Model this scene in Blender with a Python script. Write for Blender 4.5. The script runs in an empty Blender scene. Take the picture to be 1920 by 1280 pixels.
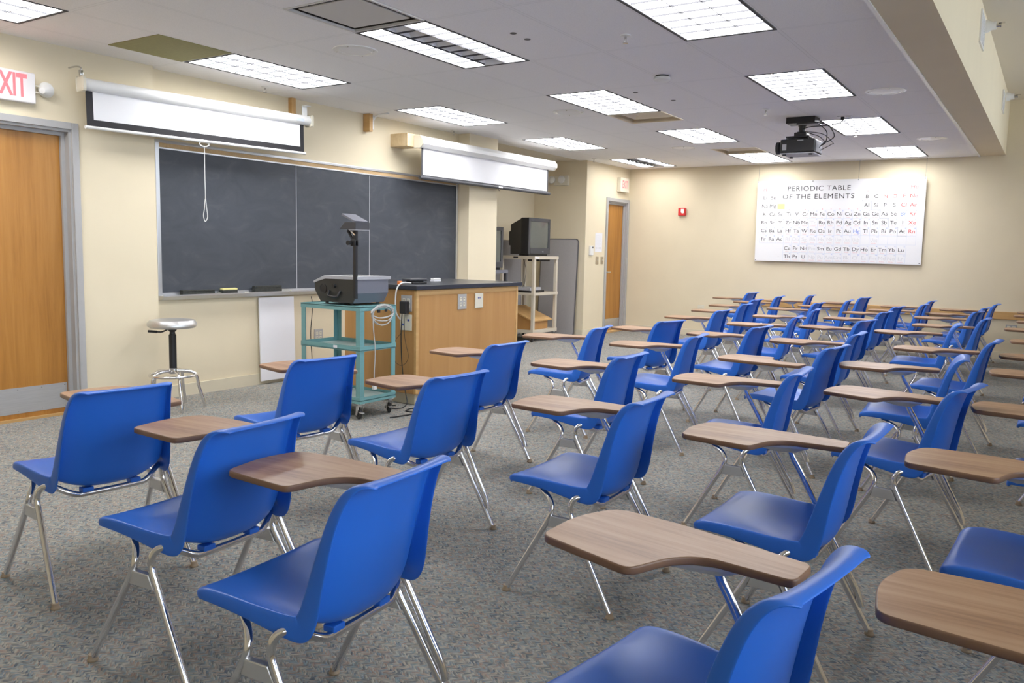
import bpy, bmesh, math, random
from mathutils import Vector, Matrix
random.seed(7)
PI = math.pi
scn = bpy.context.scene
COL = scn.collection

# ------------------------------------------------------------------ dimensions (metres; X runs along the board wall, Y towards it)
HC = 2.72            # suspended ceiling height
YD = 6.17            # wall with the near door
YB = 6.26            # wall behind the chalkboard
YP = 6.08            # pilaster face
YA = 7.09            # back of the alcove
XS = 11.25           # side wall of the alcove
YQ = 6.14            # short wall with the far door
XF = 12.75           # end wall
XR = -1.6            # wall behind the camera
YW = -1.75           # window wall
YS0, YS1 = 0.66, 0.953   # beam
HU = 3.43            # upper ceiling above the window side
TX, TY = 1.21, 0.608    # ceiling tile module
LX0, LY0 = 4.65, 1.855   # first light centre

# ------------------------------------------------------------------ materials
MATS = {}
def nodes_of(name):
    m = bpy.data.materials.new(name); m.use_nodes = True
    nt = m.node_tree
    return m, nt, nt.nodes['Principled BSDF']
def mat(name, col, rough=.5, metal=0., spec=.5, noise=0., nscale=30., bump=0., bscale=200., emit=None, estr=0., stretch=None, coat=0.):
    m, nt, b = nodes_of(name)
    b.inputs['Base Color'].default_value = (*col, 1)
    b.inputs['Roughness'].default_value = rough
    b.inputs['Metallic'].default_value = metal
    b.inputs['Specular IOR Level'].default_value = spec
    b.inputs['Coat Weight'].default_value = coat
    if noise or bump:
        tc = nt.nodes.new('ShaderNodeTexCoord'); src = tc.outputs['Object']
        if stretch:
            mp = nt.nodes.new('ShaderNodeMapping'); mp.inputs['Scale'].default_value = stretch
            nt.links.new(src, mp.inputs['Vector']); src = mp.outputs['Vector']
    if noise:
        n = nt.nodes.new('ShaderNodeTexNoise'); n.inputs['Scale'].default_value = nscale; n.inputs['Detail'].default_value = 5
        nt.links.new(src, n.inputs['Vector'])
        r = nt.nodes.new('ShaderNodeValToRGB')
        lo = tuple(max(0, c*(1-noise)) for c in col); hi = tuple(min(1, c*(1+noise)) for c in col)
        r.color_ramp.elements[0].color = (*lo, 1); r.color_ramp.elements[1].color = (*hi, 1)
        r.color_ramp.elements[0].position = .3; r.color_ramp.elements[1].position = .7
        nt.links.new(n.outputs['Fac'], r.inputs['Fac']); nt.links.new(r.outputs['Color'], b.inputs['Base Color'])
    if bump:
        n2 = nt.nodes.new('ShaderNodeTexNoise'); n2.inputs['Scale'].default_value = bscale
        nt.links.new(src, n2.inputs['Vector'])
        bp = nt.nodes.new('ShaderNodeBump'); bp.inputs['Strength'].default_value = bump; bp.inputs['Distance'].default_value = .002
        nt.links.new(n2.outputs['Fac'], bp.inputs['Height']); nt.links.new(bp.outputs['Normal'], b.inputs['Normal'])
    if emit:
        b.inputs['Emission Color'].default_value = (*emit, 1); b.inputs['Emission Strength'].default_value = estr
    MATS[name] = m
    return m

def wood(name, c0, c1, c2, axis='z', scale=1.0, rough=.35, cathedral=True, coat=.0, contrast=1.):
    """long-grain veneer: fine streaks plus broad figure, along one object axis"""
    m, nt, b = nodes_of(name)
    tc = nt.nodes.new('ShaderNodeTexCoord')
    s = {'x': (1.2, 22, 22), 'y': (22, 1.2, 22), 'z': (22, 22, 1.2)}[axis]
    s = tuple(v*scale for v in s)
    mp = nt.nodes.new('ShaderNodeMapping'); mp.inputs['Scale'].default_value = s
    nt.links.new(tc.outputs['Object'], mp.inputs['Vector'])
    n1 = nt.nodes.new('ShaderNodeTexNoise'); n1.inputs['Scale'].default_value = 1.0; n1.inputs['Detail'].default_value = 8; n1.inputs['Roughness'].default_value = .65
    n1.inputs['Distortion'].default_value = .4
    nt.links.new(mp.outputs['Vector'], n1.inputs['Vector'])
    mp2 = nt.nodes.new('ShaderNodeMapping'); mp2.inputs['Scale'].default_value = tuple(v*.22 for v in s)
    nt.links.new(tc.outputs['Object'], mp2.inputs['Vector'])
    n2 = nt.nodes.new('ShaderNodeTexNoise'); n2.inputs['Scale'].default_value = 1.0; n2.inputs['Detail'].default_value = 3
    nt.links.new(mp2.outputs['Vector'], n2.inputs['Vector'])
    mix = nt.nodes.new('ShaderNodeMath'); mix.operation = 'MULTIPLY_ADD'
    mix.inputs[1].default_value = .55
    hal = nt.nodes.new('ShaderNodeMath'); hal.operation = 'MULTIPLY'; hal.inputs[1].default_value = .45
    nt.links.new(n2.outputs['Fac'], hal.inputs[0])
    nt.links.new(n1.outputs['Fac'], mix.inputs[0]); nt.links.new(hal.outputs[0], mix.inputs[2])
    r = nt.nodes.new('ShaderNodeValToRGB'); e = r.color_ramp.elements
    h = .17/contrast
    e[0].position = .5-h; e[0].color = (*c0, 1)
    e[1].position = .5+h; e[1].color = (*c2, 1)
    mid = e.new(.5); mid.color = (*c1, 1)
    nt.links.new(mix.outputs[0], r.inputs['Fac']); nt.links.new(r.outputs['Color'], b.inputs['Base Color'])
    b.inputs['Roughness'].default_value = rough
    b.inputs['Coat Weight'].default_value = coat
    MATS[name] = m
    return m

def math_node(nt, op, a=None, b=None, va=None, vb=None):
    n = nt.nodes.new('ShaderNodeMath'); n.operation = op
    if a is not None: nt.links.new(a, n.inputs[0])
    elif va is not None: n.inputs[0].default_value = va
    if b is not None: nt.links.new(b, n.inputs[1])
    elif vb is not None: n.inputs[1].default_value = vb
    return n.outputs[0]

def make_carpet():
    m, nt, b = nodes_of('carpet')
    tc = nt.nodes.new('ShaderNodeTexCoord')
    # chevron rows of loops: each loop gets its own yarn colour
    sep = nt.nodes.new('ShaderNodeSeparateXYZ'); nt.links.new(tc.outputs['Object'], sep.inputs[0])
    px = math_node(nt, 'PINGPONG', sep.outputs['X'], vb=.022)
    yy = math_node(nt, 'ADD', sep.outputs['Y'], px)
    comb = nt.nodes.new('ShaderNodeCombineXYZ')
    nt.links.new(math_node(nt, 'MULTIPLY', sep.outputs['X'], vb=80.), comb.inputs[0])
    nt.links.new(math_node(nt, 'MULTIPLY', yy, vb=125.), comb.inputs[1])
    v = nt.nodes.new('ShaderNodeTexVoronoi'); v.inputs['Scale'].default_value = 1.0
    nt.links.new(comb.outputs[0], v.inputs['Vector'])
    n = nt.nodes.new('ShaderNodeTexNoise'); n.inputs['Scale'].default_value = 9.; n.inputs['Detail'].default_value = 6; n.inputs['Roughness'].default_value = .7
    nt.links.new(tc.outputs['Object'], n.inputs['Vector'])
    sv = nt.nodes.new('ShaderNodeSeparateColor'); nt.links.new(v.outputs['Color'], sv.inputs[0])
    f = math_node(nt, 'ADD', math_node(nt, 'MULTIPLY', sv.outputs[0], vb=.72), math_node(nt, 'MULTIPLY', n.outputs['Fac'], vb=.28))
    r = nt.nodes.new('ShaderNodeValToRGB'); e = r.color_ramp.elements
    pal = [(0.12, (.105, .125, .155)), (.27, (.24, .235, .21)), (.41, (.37, .35, .30)), (.50, (.18, .225, .26)), (.60, (.42, .39, .33)), (.71, (.31, .225, .185)), (.82, (.215, .27, .275)), (.93, (.48, .45, .39))]
    e[0].position, e[0].color = pal[0][0], (*pal[0][1], 1)
    e[1].position, e[1].color = pal[-1][0], (*pal[-1][1], 1)
    for p, c in pal[1:-1]:
        k = e.new(p); k.color = (*c, 1)
    nt.links.new(f, r.inputs['Fac'])
    # broad, faint tonal clouds
    n3 = nt.nodes.new('ShaderNodeTexNoise'); n3.inputs['Scale'].default_value = 1.3; nt.links.new(tc.outputs['Object'], n3.inputs['Vector'])
    mr = nt.nodes.new('ShaderNodeMapRange'); mr.inputs['To Min'].default_value = .86; mr.inputs['To Max'].default_value = 1.14
    nt.links.new(n3.outputs['Fac'], mr.inputs['Value'])
    mx = nt.nodes.new('ShaderNodeMix'); mx.data_type = 'RGBA'; mx.blend_type = 'MULTIPLY'; mx.inputs['Factor'].default_value = 1
    nt.links.new(r.outputs['Color'], mx.inputs[6]); nt.links.new(mr.outputs['Result'], mx.inputs[7])
    nt.links.new(mx.outputs[2], b.inputs['Base Color'])
    b.inputs['Roughness'].default_value = .95; b.inputs['Specular IOR Level'].default_value = .1
    bp = nt.nodes.new('ShaderNodeBump'); bp.inputs['Strength'].default_value = .8; bp.inputs['Distance'].default_value = .004
    nt.links.new(v.outputs['Distance'], bp.inputs['Height']); bp.invert = True
    nt.links.new(bp.outputs['Normal'], b.inputs['Normal'])
    MATS['carpet'] = m

def make_tile():
    m, nt, b = nodes_of('ceiling_tile')
    tc = nt.nodes.new('ShaderNodeTexCoord')
    sep = nt.nodes.new('ShaderNodeSeparateXYZ'); nt.links.new(tc.outputs['Object'], sep.inputs[0])
    def line(out, origin, step, half):
        a = math_node(nt, 'SUBTRACT', out, vb=origin)
        p = math_node(nt, 'PINGPONG', a, vb=step/2)      # 0 on the seam
        return p
    dx = line(sep.outputs['X'], LX0-TX/2+100*0, TX, 0); dy = line(sep.outputs['Y'], LY0-TY/2, TY, 0)
    # T-bars: a pale flange 12 mm each side, a thin reveal beside it
    bx = math_node(nt, 'LESS_THAN', dx, vb=.011); by = math_node(nt, 'LESS_THAN', dy, vb=.011)
    bar = math_node(nt, 'MAXIMUM', bx, by)
    gx = math_node(nt, 'LESS_THAN', dx, vb=.0145); gy = math_node(nt, 'LESS_THAN', dy, vb=.0145)
    gap = math_node(nt, 'MAXIMUM', gx, gy)
    n = nt.nodes.new('ShaderNodeTexNoise'); n.inputs['Scale'].default_value = 160; n.inputs['Detail'].default_value = 4
    nt.links.new(tc.outputs['Object'], n.inputs['Vector'])
    r = nt.nodes.new('ShaderNodeValToRGB'); r.color_ramp.elements[0].position = .3; r.color_ramp.elements[1].position = .62
    r.color_ramp.elements[0].color = (.85, .84, .835, 1); r.color_ramp.elements[1].color = (.92, .91, .905, 1)
    nt.links.new(n.outputs['Fac'], r.inputs['Fac'])
    m1 = nt.nodes.new('ShaderNodeMix'); m1.data_type = 'RGBA'; nt.links.new(gap, m1.inputs['Factor'])
    nt.links.new(r.outputs['Color'], m1.inputs[6]); m1.inputs[7].default_value = (.74, .73, .72, 1)
    m2 = nt.nodes.new('ShaderNodeMix'); m2.data_type = 'RGBA'; nt.links.new(bar, m2.inputs['Factor'])
    nt.links.new(m1.outputs[2], m2.inputs[6]); m2.inputs[7].default_value = (.88, .875, .87, 1)
    nt.links.new(m2.outputs[2], b.inputs['Base Color'])
    b.inputs['Roughness'].default_value = .9; b.inputs['Specular IOR Level'].default_value = .15
    bp = nt.nodes.new('ShaderNodeBump'); bp.inputs['Strength'].default_value = .25; bp.inputs['Distance'].default_value = .002
    nt.links.new(n.outputs['Fac'], bp.inputs['Height']); nt.links.new(bp.outputs['Normal'], b.inputs['Normal'])
    MATS['ceiling_tile'] = m

def make_slate():
    m, nt, b = nodes_of('slate')
    tc = nt.nodes.new('ShaderNodeTexCoord')
    mp = nt.nodes.new('ShaderNodeMapping'); mp.inputs['Scale'].default_value = (1.2, 1, 2.2); mp.inputs['Rotation'].default_value = (0, .5, 0)
    nt.links.new(tc.outputs['Object'], mp.inputs['Vector'])
    n = nt.nodes.new('ShaderNodeTexNoise'); n.inputs['Scale'].default_value = 2.2; n.inputs['Detail'].default_value = 9; n.inputs['Roughness'].default_value = .62; n.inputs['Distortion'].default_value = 1.4
    nt.links.new(mp.outputs['Vector'], n.inputs['Vector'])
    r = nt.nodes.new('ShaderNodeValToRGB'); e = r.color_ramp.elements
    e[0].position = .3; e[0].color = (.042, .049, .062, 1)
    e[1].position = .82; e[1].color = (.092, .100, .114, 1)
    k = e.new(.56); k.color = (.056, .063, .078, 1)
    nt.links.new(n.outputs['Fac'], r.inputs['Fac']); nt.links.new(r.outputs['Color'], b.inputs['Base Color'])
    b.inputs['Roughness'].default_value = .55
    MATS['slate'] = m

def make_pane():
    m = bpy.data.materials.new('window_glass'); m.use_nodes = True
    nt = m.node_tree; nt.nodes.clear()
    o = nt.nodes.new('ShaderNodeOutputMaterial'); mx = nt.nodes.new('ShaderNodeMixShader')
    t = nt.nodes.new('ShaderNodeBsdfTransparent'); g = nt.nodes.new('ShaderNodeBsdfGlossy'); g.inputs['Roughness'].default_value = .02
    fr = nt.nodes.new('ShaderNodeFresnel'); fr.inputs['IOR'].default_value = 1.45
    nt.links.new(fr.outputs[0], mx.inputs[0]); nt.links.new(t.outputs[0], mx.inputs[1]); nt.links.new(g.outputs[0], mx.inputs[2])
    nt.links.new(mx.outputs[0], o.inputs['Surface'])
    MATS['window_glass'] = m

LAMP = 9.0
make_carpet(); make_tile(); make_slate(); make_pane()
mat('wall_paint', (.76, .67, .49), .75, spec=.25, noise=.015, nscale=3, bump=.12, bscale=350)
mat('drywall_ceiling', (.72, .66, .55), .85, spec=.2, bump=.1, bscale=300)
mat('cove_base', (.70, .635, .485), .5)
mat('steel_frame_paint', (.42, .415, .41), .42, noise=.03, nscale=8)
mat('brushed_steel', (.64, .635, .63), .40, metal=.9, noise=.06, nscale=6, stretch=(1, 40, 40))
wood('door_oak', (.31, .125, .018), (.43, .19, .033), (.51, .24, .052), 'z', 1.3, .38)
wood('bench_maple', (.41, .205, .062), (.50, .265, .09), (.56, .315, .118), 'z', .55, .4, contrast=.8)
wood('pine', (.50, .29, .10), (.60, .36, .14), (.68, .44, .19), 'y', .8, .5)
wood('pine_pale', (.60, .44, .24), (.70, .54, .32), (.76, .62, .40), 'x', .8, .5)
wood('pine_x', (.50, .29, .10), (.60, .36, .14), (.68, .44, .19), 'x', .8, .5)
wood('tablet_laminate', (.20, .095, .046), (.35, .19, .10), (.43, .26, .15), 'y', 2.6, .36, contrast=1.35)
mat('tablet_edge', (.23, .125, .07), .4)
mat('blue_plastic', (.020, .145, .62), .36, spec=.5, noise=.03, nscale=4, bump=.04, bscale=600)
mat('chrome', (.80, .79, .80), .13, metal=1.)
mat('chrome_dull', (.55, .545, .53), .26, metal=1.)
mat('bracket_gray', (.66, .655, .65), .32, metal=.75)
mat('glide', (.36, .27, .18), .5)
mat('black_plastic', (.018, .018, .020), .45)
mat('dark_plastic', (.055, .056, .064), .5)
mat('side_black', (.032, .032, .030), .5)
mat('gray_plastic', (.16, .165, .20), .5)
mat('light_gray_plastic', (.40, .40, .43), .5)
mat('white_plastic', (.78, .78, .76), .4)
mat('cream_plastic', (.72, .68, .56), .45)
mat('white_enamel', (.80, .80, .78), .3)
mat('screen_case_white', (.78, .78, .77), .4)
mat('screen_fabric', (.84, .84, .86), .7, spec=.2)
mat('black_fabric', (.020, .019, .022), .7)
mat('aluminium', (.62, .63, .65), .35, metal=.85)
mat('cork', (.52, .36, .19), .8, noise=.08, nscale=60)
mat('teal_enamel', (.17, .365, .37), .4, noise=.04, nscale=6)
mat('teal_shelf', (.36, .47, .46), .5, noise=.08, nscale=8)
mat('black_top', (.035, .037, .045), .28, spec=.5)
mat('beige_enamel', (.58, .52, .42), .45)
mat('crt_glass', (.10, .115, .11), .08, spec=.8)
mat('gray_laminate', (.40, .385, .385), .45, noise=.03, nscale=40)
mat('dark_edge', (.09, .085, .085), .5)
mat('paper', (.80, .80, .84), .7, spec=.2)
mat('poster_white', (.86, .86, .87), .45)
mat('ink_black', (.03, .03, .03), .6)
mat('ink_gray', (.70, .70, .72), .6)
mat('ink_line', (.34, .34, .40), .6)
mat('ink_red', (.75, .07, .06), .6)
mat('ink_palered', (.84, .45, .45), .6)
mat('ink_blue', (.14, .26, .72), .6)
mat('ink_paleblue', (.62, .68, .82), .6)
mat('yellow_note', (.83, .80, .30), .6)
mat('felt', (.035, .037, .033), .9, noise=.3, nscale=80)
mat('chalk', (.80, .78, .62), .9)
mat('chalk_yellow', (.76, .70, .30), .9)
mat('exit_red', (.9, .04, .05), .4, emit=(1, .09, .10), estr=1.6)
mat('exit_face', (.80, .78, .78), .4)
mat('alarm_red', (.62, .03, .03), .35)
mat('lens_glass', (.75, .75, .72), .1, spec=.7)
mat('lamp_on', (.9, .9, .9), .5, emit=(.985, .985, 1.0), estr=LAMP)
mat('lamp_off', (.82, .82, .84), .4)
mat('louver_gray', (.055, .055, .062), .6)
mat('louver_white', (.83, .83, .84), .35)
mat('gasket', (.03, .028, .03), .6)
mat('olive_tile', (.30, .28, .115), .8, noise=.06, nscale=40)
mat('vent_metal', (.62, .60, .57), .5)
mat('vent_tan_reflection', (.86, .76, .58), .5)  # tan light reflected in the vents, painted as a bright base colour
mat('duct_dark', (.10, .09, .08), .7)
mat('cable_black', (.015, .015, .015), .5)
mat('cable_white', (.72, .72, .70), .45)
mat('cable_gray', (.48, .48, .46), .5)
mat('orange_plastic', (.75, .22, .05), .5)
mat('socket_gray', (.43, .42, .41), .4)
mat('socket_brown', (.36, .29, .19), .45)
mat('rubber', (.035, .035, .035), .6)
mat('blue_jack', (.05, .08, .35), .5)
mat('wire', (.30, .28, .25), .4, metal=.6)

# ------------------------------------------------------------------ mesh building
def catmull(pts, n=6, closed=False):
    P = [Vector(p) for p in pts]; out = []
    N = len(P)
    rng = range(N if closed else N-1)
    for i in rng:
        if closed: p0, p1, p2, p3 = P[(i-1) % N], P[i], P[(i+1) % N], P[(i+2) % N]
        else: p0, p1, p2, p3 = P[max(i-1, 0)], P[i], P[i+1], P[min(i+2, N-1)]
        for k in range(n):
            t = k/n
            out.append(.5*((2*p1)+(p2-p0)*t+(2*p0-5*p1+4*p2-p3)*t*t+(3*p1-p0-3*p2+p3)*t**3))
    if not closed: out.append(P[-1])
    return out

class MB:
    def __init__(self): self.bm = bmesh.new()
    def box(self, x0, x1, y0, y1, z0, z1, bev=0., M=None, seg=2):
        g = bmesh.ops.create_cube(self.bm, size=1.0); vs = g['verts']
        for v in vs:
            v.co = Vector(((x0+x1)/2+v.co.x*(x1-x0), (y0+y1)/2+v.co.y*(y1-y0), (z0+z1)/2+v.co.z*(z1-z0)))
        if bev:
            es = list({e for v in vs for e in v.link_edges})
            r = bmesh.ops.bevel(self.bm, geom=es, offset=bev, segments=seg, affect='EDGES', profile=.5)
            vs = [v for v in r['verts']]
        if M is not None:
            for v in {v for v in vs}: v.co = M @ v.co
        return self
    def tube(self, pts, r, seg=10, closed=False, cap=True, radii=None):
        P = [Vector(p) for p in pts]; n = len(P); rings = []
        up = None
        for i, p in enumerate(P):
            if closed: t = (P[(i+1) % n]-P[(i-1) % n])
            else: t = P[min(i+1, n-1)]-P[max(i-1, 0)]
            t = t.normalized() if t.length > 1e-9 else Vector((0, 0, 1))
            if up is None:
                up = Vector((0, 0, 1)) if abs(t.z) < .9 else Vector((1, 0, 0))
            a = t.cross(up)
            if a.length < 1e-6: a = t.cross(Vector((0, 1, 0)))
            a.normalize(); b = a.cross(t).normalized(); up = b
            rr = radii[i] if radii else r
            rings.append([self.bm.verts.new(p+rr*(math.cos(2*PI*k/seg)*a+math.sin(2*PI*k/seg)*b)) for k in range(seg)])
        m = n if closed else n-1
        for i in range(m):
            A, B = rings[i], rings[(i+1) % n]
            off = 0
            if closed and i == n-1:
                off = min(range(seg), key=lambda o: (A[0].co-B[o].co).length)
            for k in range(seg):
                self.bm.faces.new((A[k], A[(k+1) % seg], B[(k+1+off) % seg], B[(k+off) % seg]))
        if cap and not closed:
            self.bm.faces.new(rings[0][::-1]); self.bm.faces.new(rings[-1])
        return self
    def lathe(self, prof, seg=24, origin=(0, 0, 0), M=None):
        """profile of (radius, z) about a vertical axis"""
        o = Vector(origin); rings = []
        for (r, z) in prof:
            if r < 1e-6: rings.append([self.bm.verts.new(o+Vector((0, 0, z)))])
            else: rings.append([self.bm.verts.new(o+Vector((r*math.cos(2*PI*k/seg), r*math.sin(2*PI*k/seg), z))) for k in range(seg)])
        for A, B in zip(rings, rings[1:]):
            for k in range(seg):
                a, a2 = A[k % len(A)], A[(k+1) % len(A)]; b, b2 = B[k % len(B)], B[(k+1) % len(B)]
                f = [a]
                if a2 is not a: f.append(a2)
                if b2 is not b: f.append(b2)
                f.append(b)
                if len(f) >= 3: self.bm.faces.new(f)
        for R, rev in ((rings[0], True), (rings[-1], False)):
            if len(R) > 1: self.bm.faces.new(R[::-1] if rev else R)
        if M is not None:
            for R in rings:
                for v in R: v.co = M @ v.co
        return self
    def prism(self, poly, a0, a1, axis='z', bev=0., M=None):
        """polygon extruded along an axis; poly is in the two other axes (x,y | x,z | y,z)"""
        def mk(p, a):
            return Vector((p[0], p[1], a)) if axis == 'z' else Vector((p[0], a, p[1])) if axis == 'y' else Vector((a, p[0], p[1]))
        lo = [self.bm.verts.new(mk(p, a0)) for p in poly]; hi = [self.bm.verts.new(mk(p, a1)) for p in poly]
        n = len(poly); fs = [self.bm.faces.new(lo[::-1]), self.bm.faces.new(hi)]
        for k in range(n): fs.append(self.bm.faces.new((lo[k], lo[(k+1) % n], hi[(k+1) % n], hi[k])))
        vs = lo+hi
        if bev:
            es = [e for e in fs[0].edges]+[e for e in fs[1].edges]
            r = bmesh.ops.bevel(self.bm, geom=es, offset=bev, segments=2, affect='EDGES', profile=.5)
            vs = list({v for f in r['faces'] for v in f.verts} | {v for v in vs if v.is_valid})
        if M is not None:
            for v in vs: v.co = M @ v.co
        return self
    def poly(self, pts):
        self.bm.faces.new([self.bm.verts.new(Vector(p)) for p in pts]); return self
    def loft(self, rings, cap=True):
        """closed rings of equal length"""
        R = [[self.bm.verts.new(Vector(p)) for p in r] for r in rings]; n = len(R[0])
        for A, B in zip(R, R[1:]):
            for k in range(n): self.bm.faces.new((A[k], A[(k+1) % n], B[(k+1) % n], B[k]))
        if cap: self.bm.faces.new(R[0][::-1]); self.bm.faces.new(R[-1])
        return self
    def mesh(self, name, material, smooth=False, angle=40):
        bmesh.ops.recalc_face_normals(self.bm, faces=self.bm.faces[:])
        me = bpy.data.meshes.new(name); self.bm.to_mesh(me); self.bm.free()
        me.materials.append(MATS[material] if isinstance(material, str) else material)
        if smooth:
            for p in me.polygons: p.use_smooth = True
            me.set_sharp_from_angle(angle=math.radians(angle))
        return me
    def obj(self, name, material, parent=None, smooth=False, loc=(0, 0, 0), rotz=0., angle=40):
        o = bpy.data.objects.new(name, self.mesh(name, material, smooth, angle)); COL.objects.link(o)
        o.parent = parent; o.location = loc; o.rotation_euler = (0, 0, rotz)
        return o

def bx(x0, x1, y0, y1, z0, z1, bev=0.): return MB().box(x0, x1, y0, y1, z0, z1, bev)
def tag(o, label, cat, group=None):
    o['label'] = label; o['category'] = cat
    if group: o['group'] = group
    return o
def thing(name, label, cat, loc=(0, 0, 0), rotz=0., group=None):
    o = bpy.data.objects.new(name, None); COL.objects.link(o); o.empty_display_size = .1
    o.location = loc; o.rotation_euler = (0, 0, rotz)
    return tag(o, label, cat, group)
def struct(o):
    o['kind'] = 'structure'; return o
def struct_root(name, loc=(0, 0, 0)):
    o = bpy.data.objects.new(name, None); COL.objects.link(o); o.location = loc; return struct(o)
KIDS = {}
def copy_tree(o, parent=None):
    c = o.copy(); COL.objects.link(c); c.parent = parent
    for ch in list(o.children): copy_tree(ch, c)
    return c

def text_mesh(body, size, M, bm, sx=1., align='CENTER', bold=0., track=1., fit=None):
    """letters as flat faces in bm, transformed by M (text lies in local x,y)"""
    cu = bpy.data.curves.new('t', 'FONT'); cu.body = body; cu.size = size; cu.align_x = align; cu.align_y = 'CENTER'
    cu.offset = bold; cu.resolution_u = 3; cu.space_character = track
    ob = bpy.data.objects.new('t', cu)
    me = ob.to_mesh()
    if fit: sx = fit/(max(v.co.x for v in me.vertices)-min(v.co.x for v in me.vertices))
    base = [M @ Vector((v.co.x*sx, v.co.y, 0)) for v in me.vertices]
    vs = [bm.verts.new(p) for p in base]
    for p in me.polygons:
        try: bm.faces.new([vs[i] for i in p.vertices])
        except ValueError: pass
    ob.to_mesh_clear(); bpy.data.objects.remove(ob); bpy.data.curves.remove(cu)

# ------------------------------------------------------------------ the room
struct(bx(XR-.1, XF+.1, YW-.1, YA+.1, -.12, 0).obj('floor', 'carpet'))
# front wall with the door opening
DX0, DX1, DH = 2.36, 3.345, 2.13
b = MB()
b.box(XR-.1, DX0-.0, YD, YD+.32, 0, HC+.12); b.box(DX0, DX1, YD, YD+.32, DH, HC+.12); b.box(DX1, 4.02, YD, YD+.32, 0, HC+.12)
struct(b.obj('wall_front', 'wall_paint'))
struct(bx(4.02, 8.15, YB, YB+.23, 0, HC+.12).obj('wall_front_board', 'wall_paint'))
struct(bx(8.15, 8.75, YP, YA+.1, 0, HC+.12).obj('wall_front_pilaster', 'wall_paint'))
struct(bx(8.75, XS+.1, YA, YA+.1, 0, HC+.12).obj('wall_alcove_back', 'wall_paint'))
struct(bx(XS, XS+.12, YQ+.12, YA, 0, HC+.12).obj('wall_alcove_side', 'wall_paint'))
EX0, EX1, EH = 11.975, 12.69, 2.15
b = MB()
b.box(XS, EX0, YQ, YQ+.12, 0, HC+.12); b.box(EX0, EX1, YQ, YQ+.12, EH, HC+.12); b.box(EX1, XF, YQ, YQ+.12, 0, HC+.12)
struct(b.obj('wall_far_door', 'wall_paint'))
struct(bx(XF, XF+.12, YW-.1, YQ+.2, 0, HU+.1).obj('wall_end', 'wall_paint'))
struct(bx(XR-.12, XR, YW-.1, YD+.32, 0, HU+.1).obj('wall_rear', 'wall_paint'))
# window wall: two wide windows beside the camera, unseen high ones added further along to brighten the upper ceiling
WIN = [(-1.3, .9, .95, 2.75), (1.2, 3.4, .95, 2.75), (4.2, 6.6, 2.35, 3.3), (7.2, 9.6, 2.35, 3.3), (10.0, 12.2, 2.35, 3.3)]
b = MB(); xs = [XR-.12]+[v for w in WIN for v in w[:2]]+[XF+.12]
for i in range(0, len(xs), 2): b.box(xs[i], xs[i+1], YW-.12, YW, 0, HU+.1)
for (a, c, SILL, HEAD) in WIN: b.box(a, c, YW-.12, YW, 0, SILL); b.box(a, c, YW-.12, YW, HEAD, HU+.1)
struct(b.obj('wall_window', 'wall_paint'))
for i, (a, c, SILL, HEAD) in enumerate(WIN):
    w = struct_root('window_%d' % (i+1))
    f = MB(); yy0, yy1 = YW-.09, YW-.03
    for (p, q, r, s) in ((a, a+.05, SILL, HEAD), (c-.05, c, SILL, HEAD), ((a+c)/2-.03, (a+c)/2+.03, SILL+.05, HEAD-.05)): f.box(p, q, yy0, yy1, r, s)
    for (r, s) in ((SILL, SILL+.05), (HEAD-.05, HEAD)): f.box(a+.05, c-.05, yy0, yy1, r, s)
    f.obj('window_frame', 'aluminium', w)
    bx(a+.05, c-.05, YW-.065, YW-.06, SILL+.05, HEAD-.05).obj('window_pane', 'window_glass', w)
struct(bx(XR, XF, YS0, YS1, HC, HU+.1).obj('trim_1', 'wall_paint'))           # the beam
struct(bx(XR, XF, YW, YS0, HU, HU+.1).obj('ceiling_upper', 'drywall_ceiling'))
struct(bx(8.75, XS, YB+.021, YA, HC, HC+.1).obj('ceiling_alcove', 'drywall_ceiling'))
struct(bx(XR, XF, YS1, YS1+.022, HC-.012, HC-.001).obj('trim_2', 'white_enamel'))  # wall angle of the ceiling grid

# suspended ceiling with an opening for each light
LIGHTS = []
for row, yc in (('E', LY0+6*TY), ('A', LY0+3*TY), ('G', LY0)):
    for i in range(0 if row == 'G' else -1, 4): LIGHTS.append((row, i, LX0+2*TX*i, yc))  # first middle-row light is out of view, added to brighten the near chairs
VENTS = [(3.44+.303, LY0+3*TY, 'vent_metal'), (LX0+2*TX+TX/2+.303, LY0+3*TY, 'vent_tan_reflection'), (LX0+6*TX-TX/2-.303, LY0+3*TY, 'vent_tan_reflection')]
cells = []
def edges(lo, hi, org, st):
    k = math.floor((lo-org)/st)+1; out = [lo]
    while org+k*st < hi-1e-6:
        if org+k*st > lo+1e-6: out.append(org+k*st)
        k += 1
    return out+[hi]
XE = sorted(set([round(v, 5) for v in edges(XR, XF, LX0-TX/2, TX)]+[round(v[0]+s*.303, 5) for v in VENTS for s in (-1, 1)]))
YE = edges(YS1, YB+.02, LY0-TY/2, TY)
b = MB()
for x0, x1 in zip(XE, XE[1:]):
    if x1-x0 < 1e-4: continue
    for y0, y1 in zip(YE, YE[1:]):
        cx, cy = (x0+x1)/2, (y0+y1)/2
        if any(abs(cx-l[2]) < TX/2 and abs(cy-l[3]) < TY/2 for l in LIGHTS): continue
        if any(abs(cx-v[0]) < .303 and abs(cy-v[1]) < .30 for v in VENTS): continue
        b.poly([(x0, y0, HC), (x0, y1, HC), (x1, y1, HC), (x1, y0, HC)])
bmesh.ops.remove_doubles(b.bm, verts=b.bm.verts[:], dist=1e-4)
cg = b.bm.faces[:]
bmesh.ops.solidify(b.bm, geom=cg, thickness=.018)
lo = min(v.co.z for v in b.bm.verts)
for v in b.bm.verts: v.co.z += HC-lo
struct(b.obj('ceiling', 'ceiling_tile'))

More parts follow.
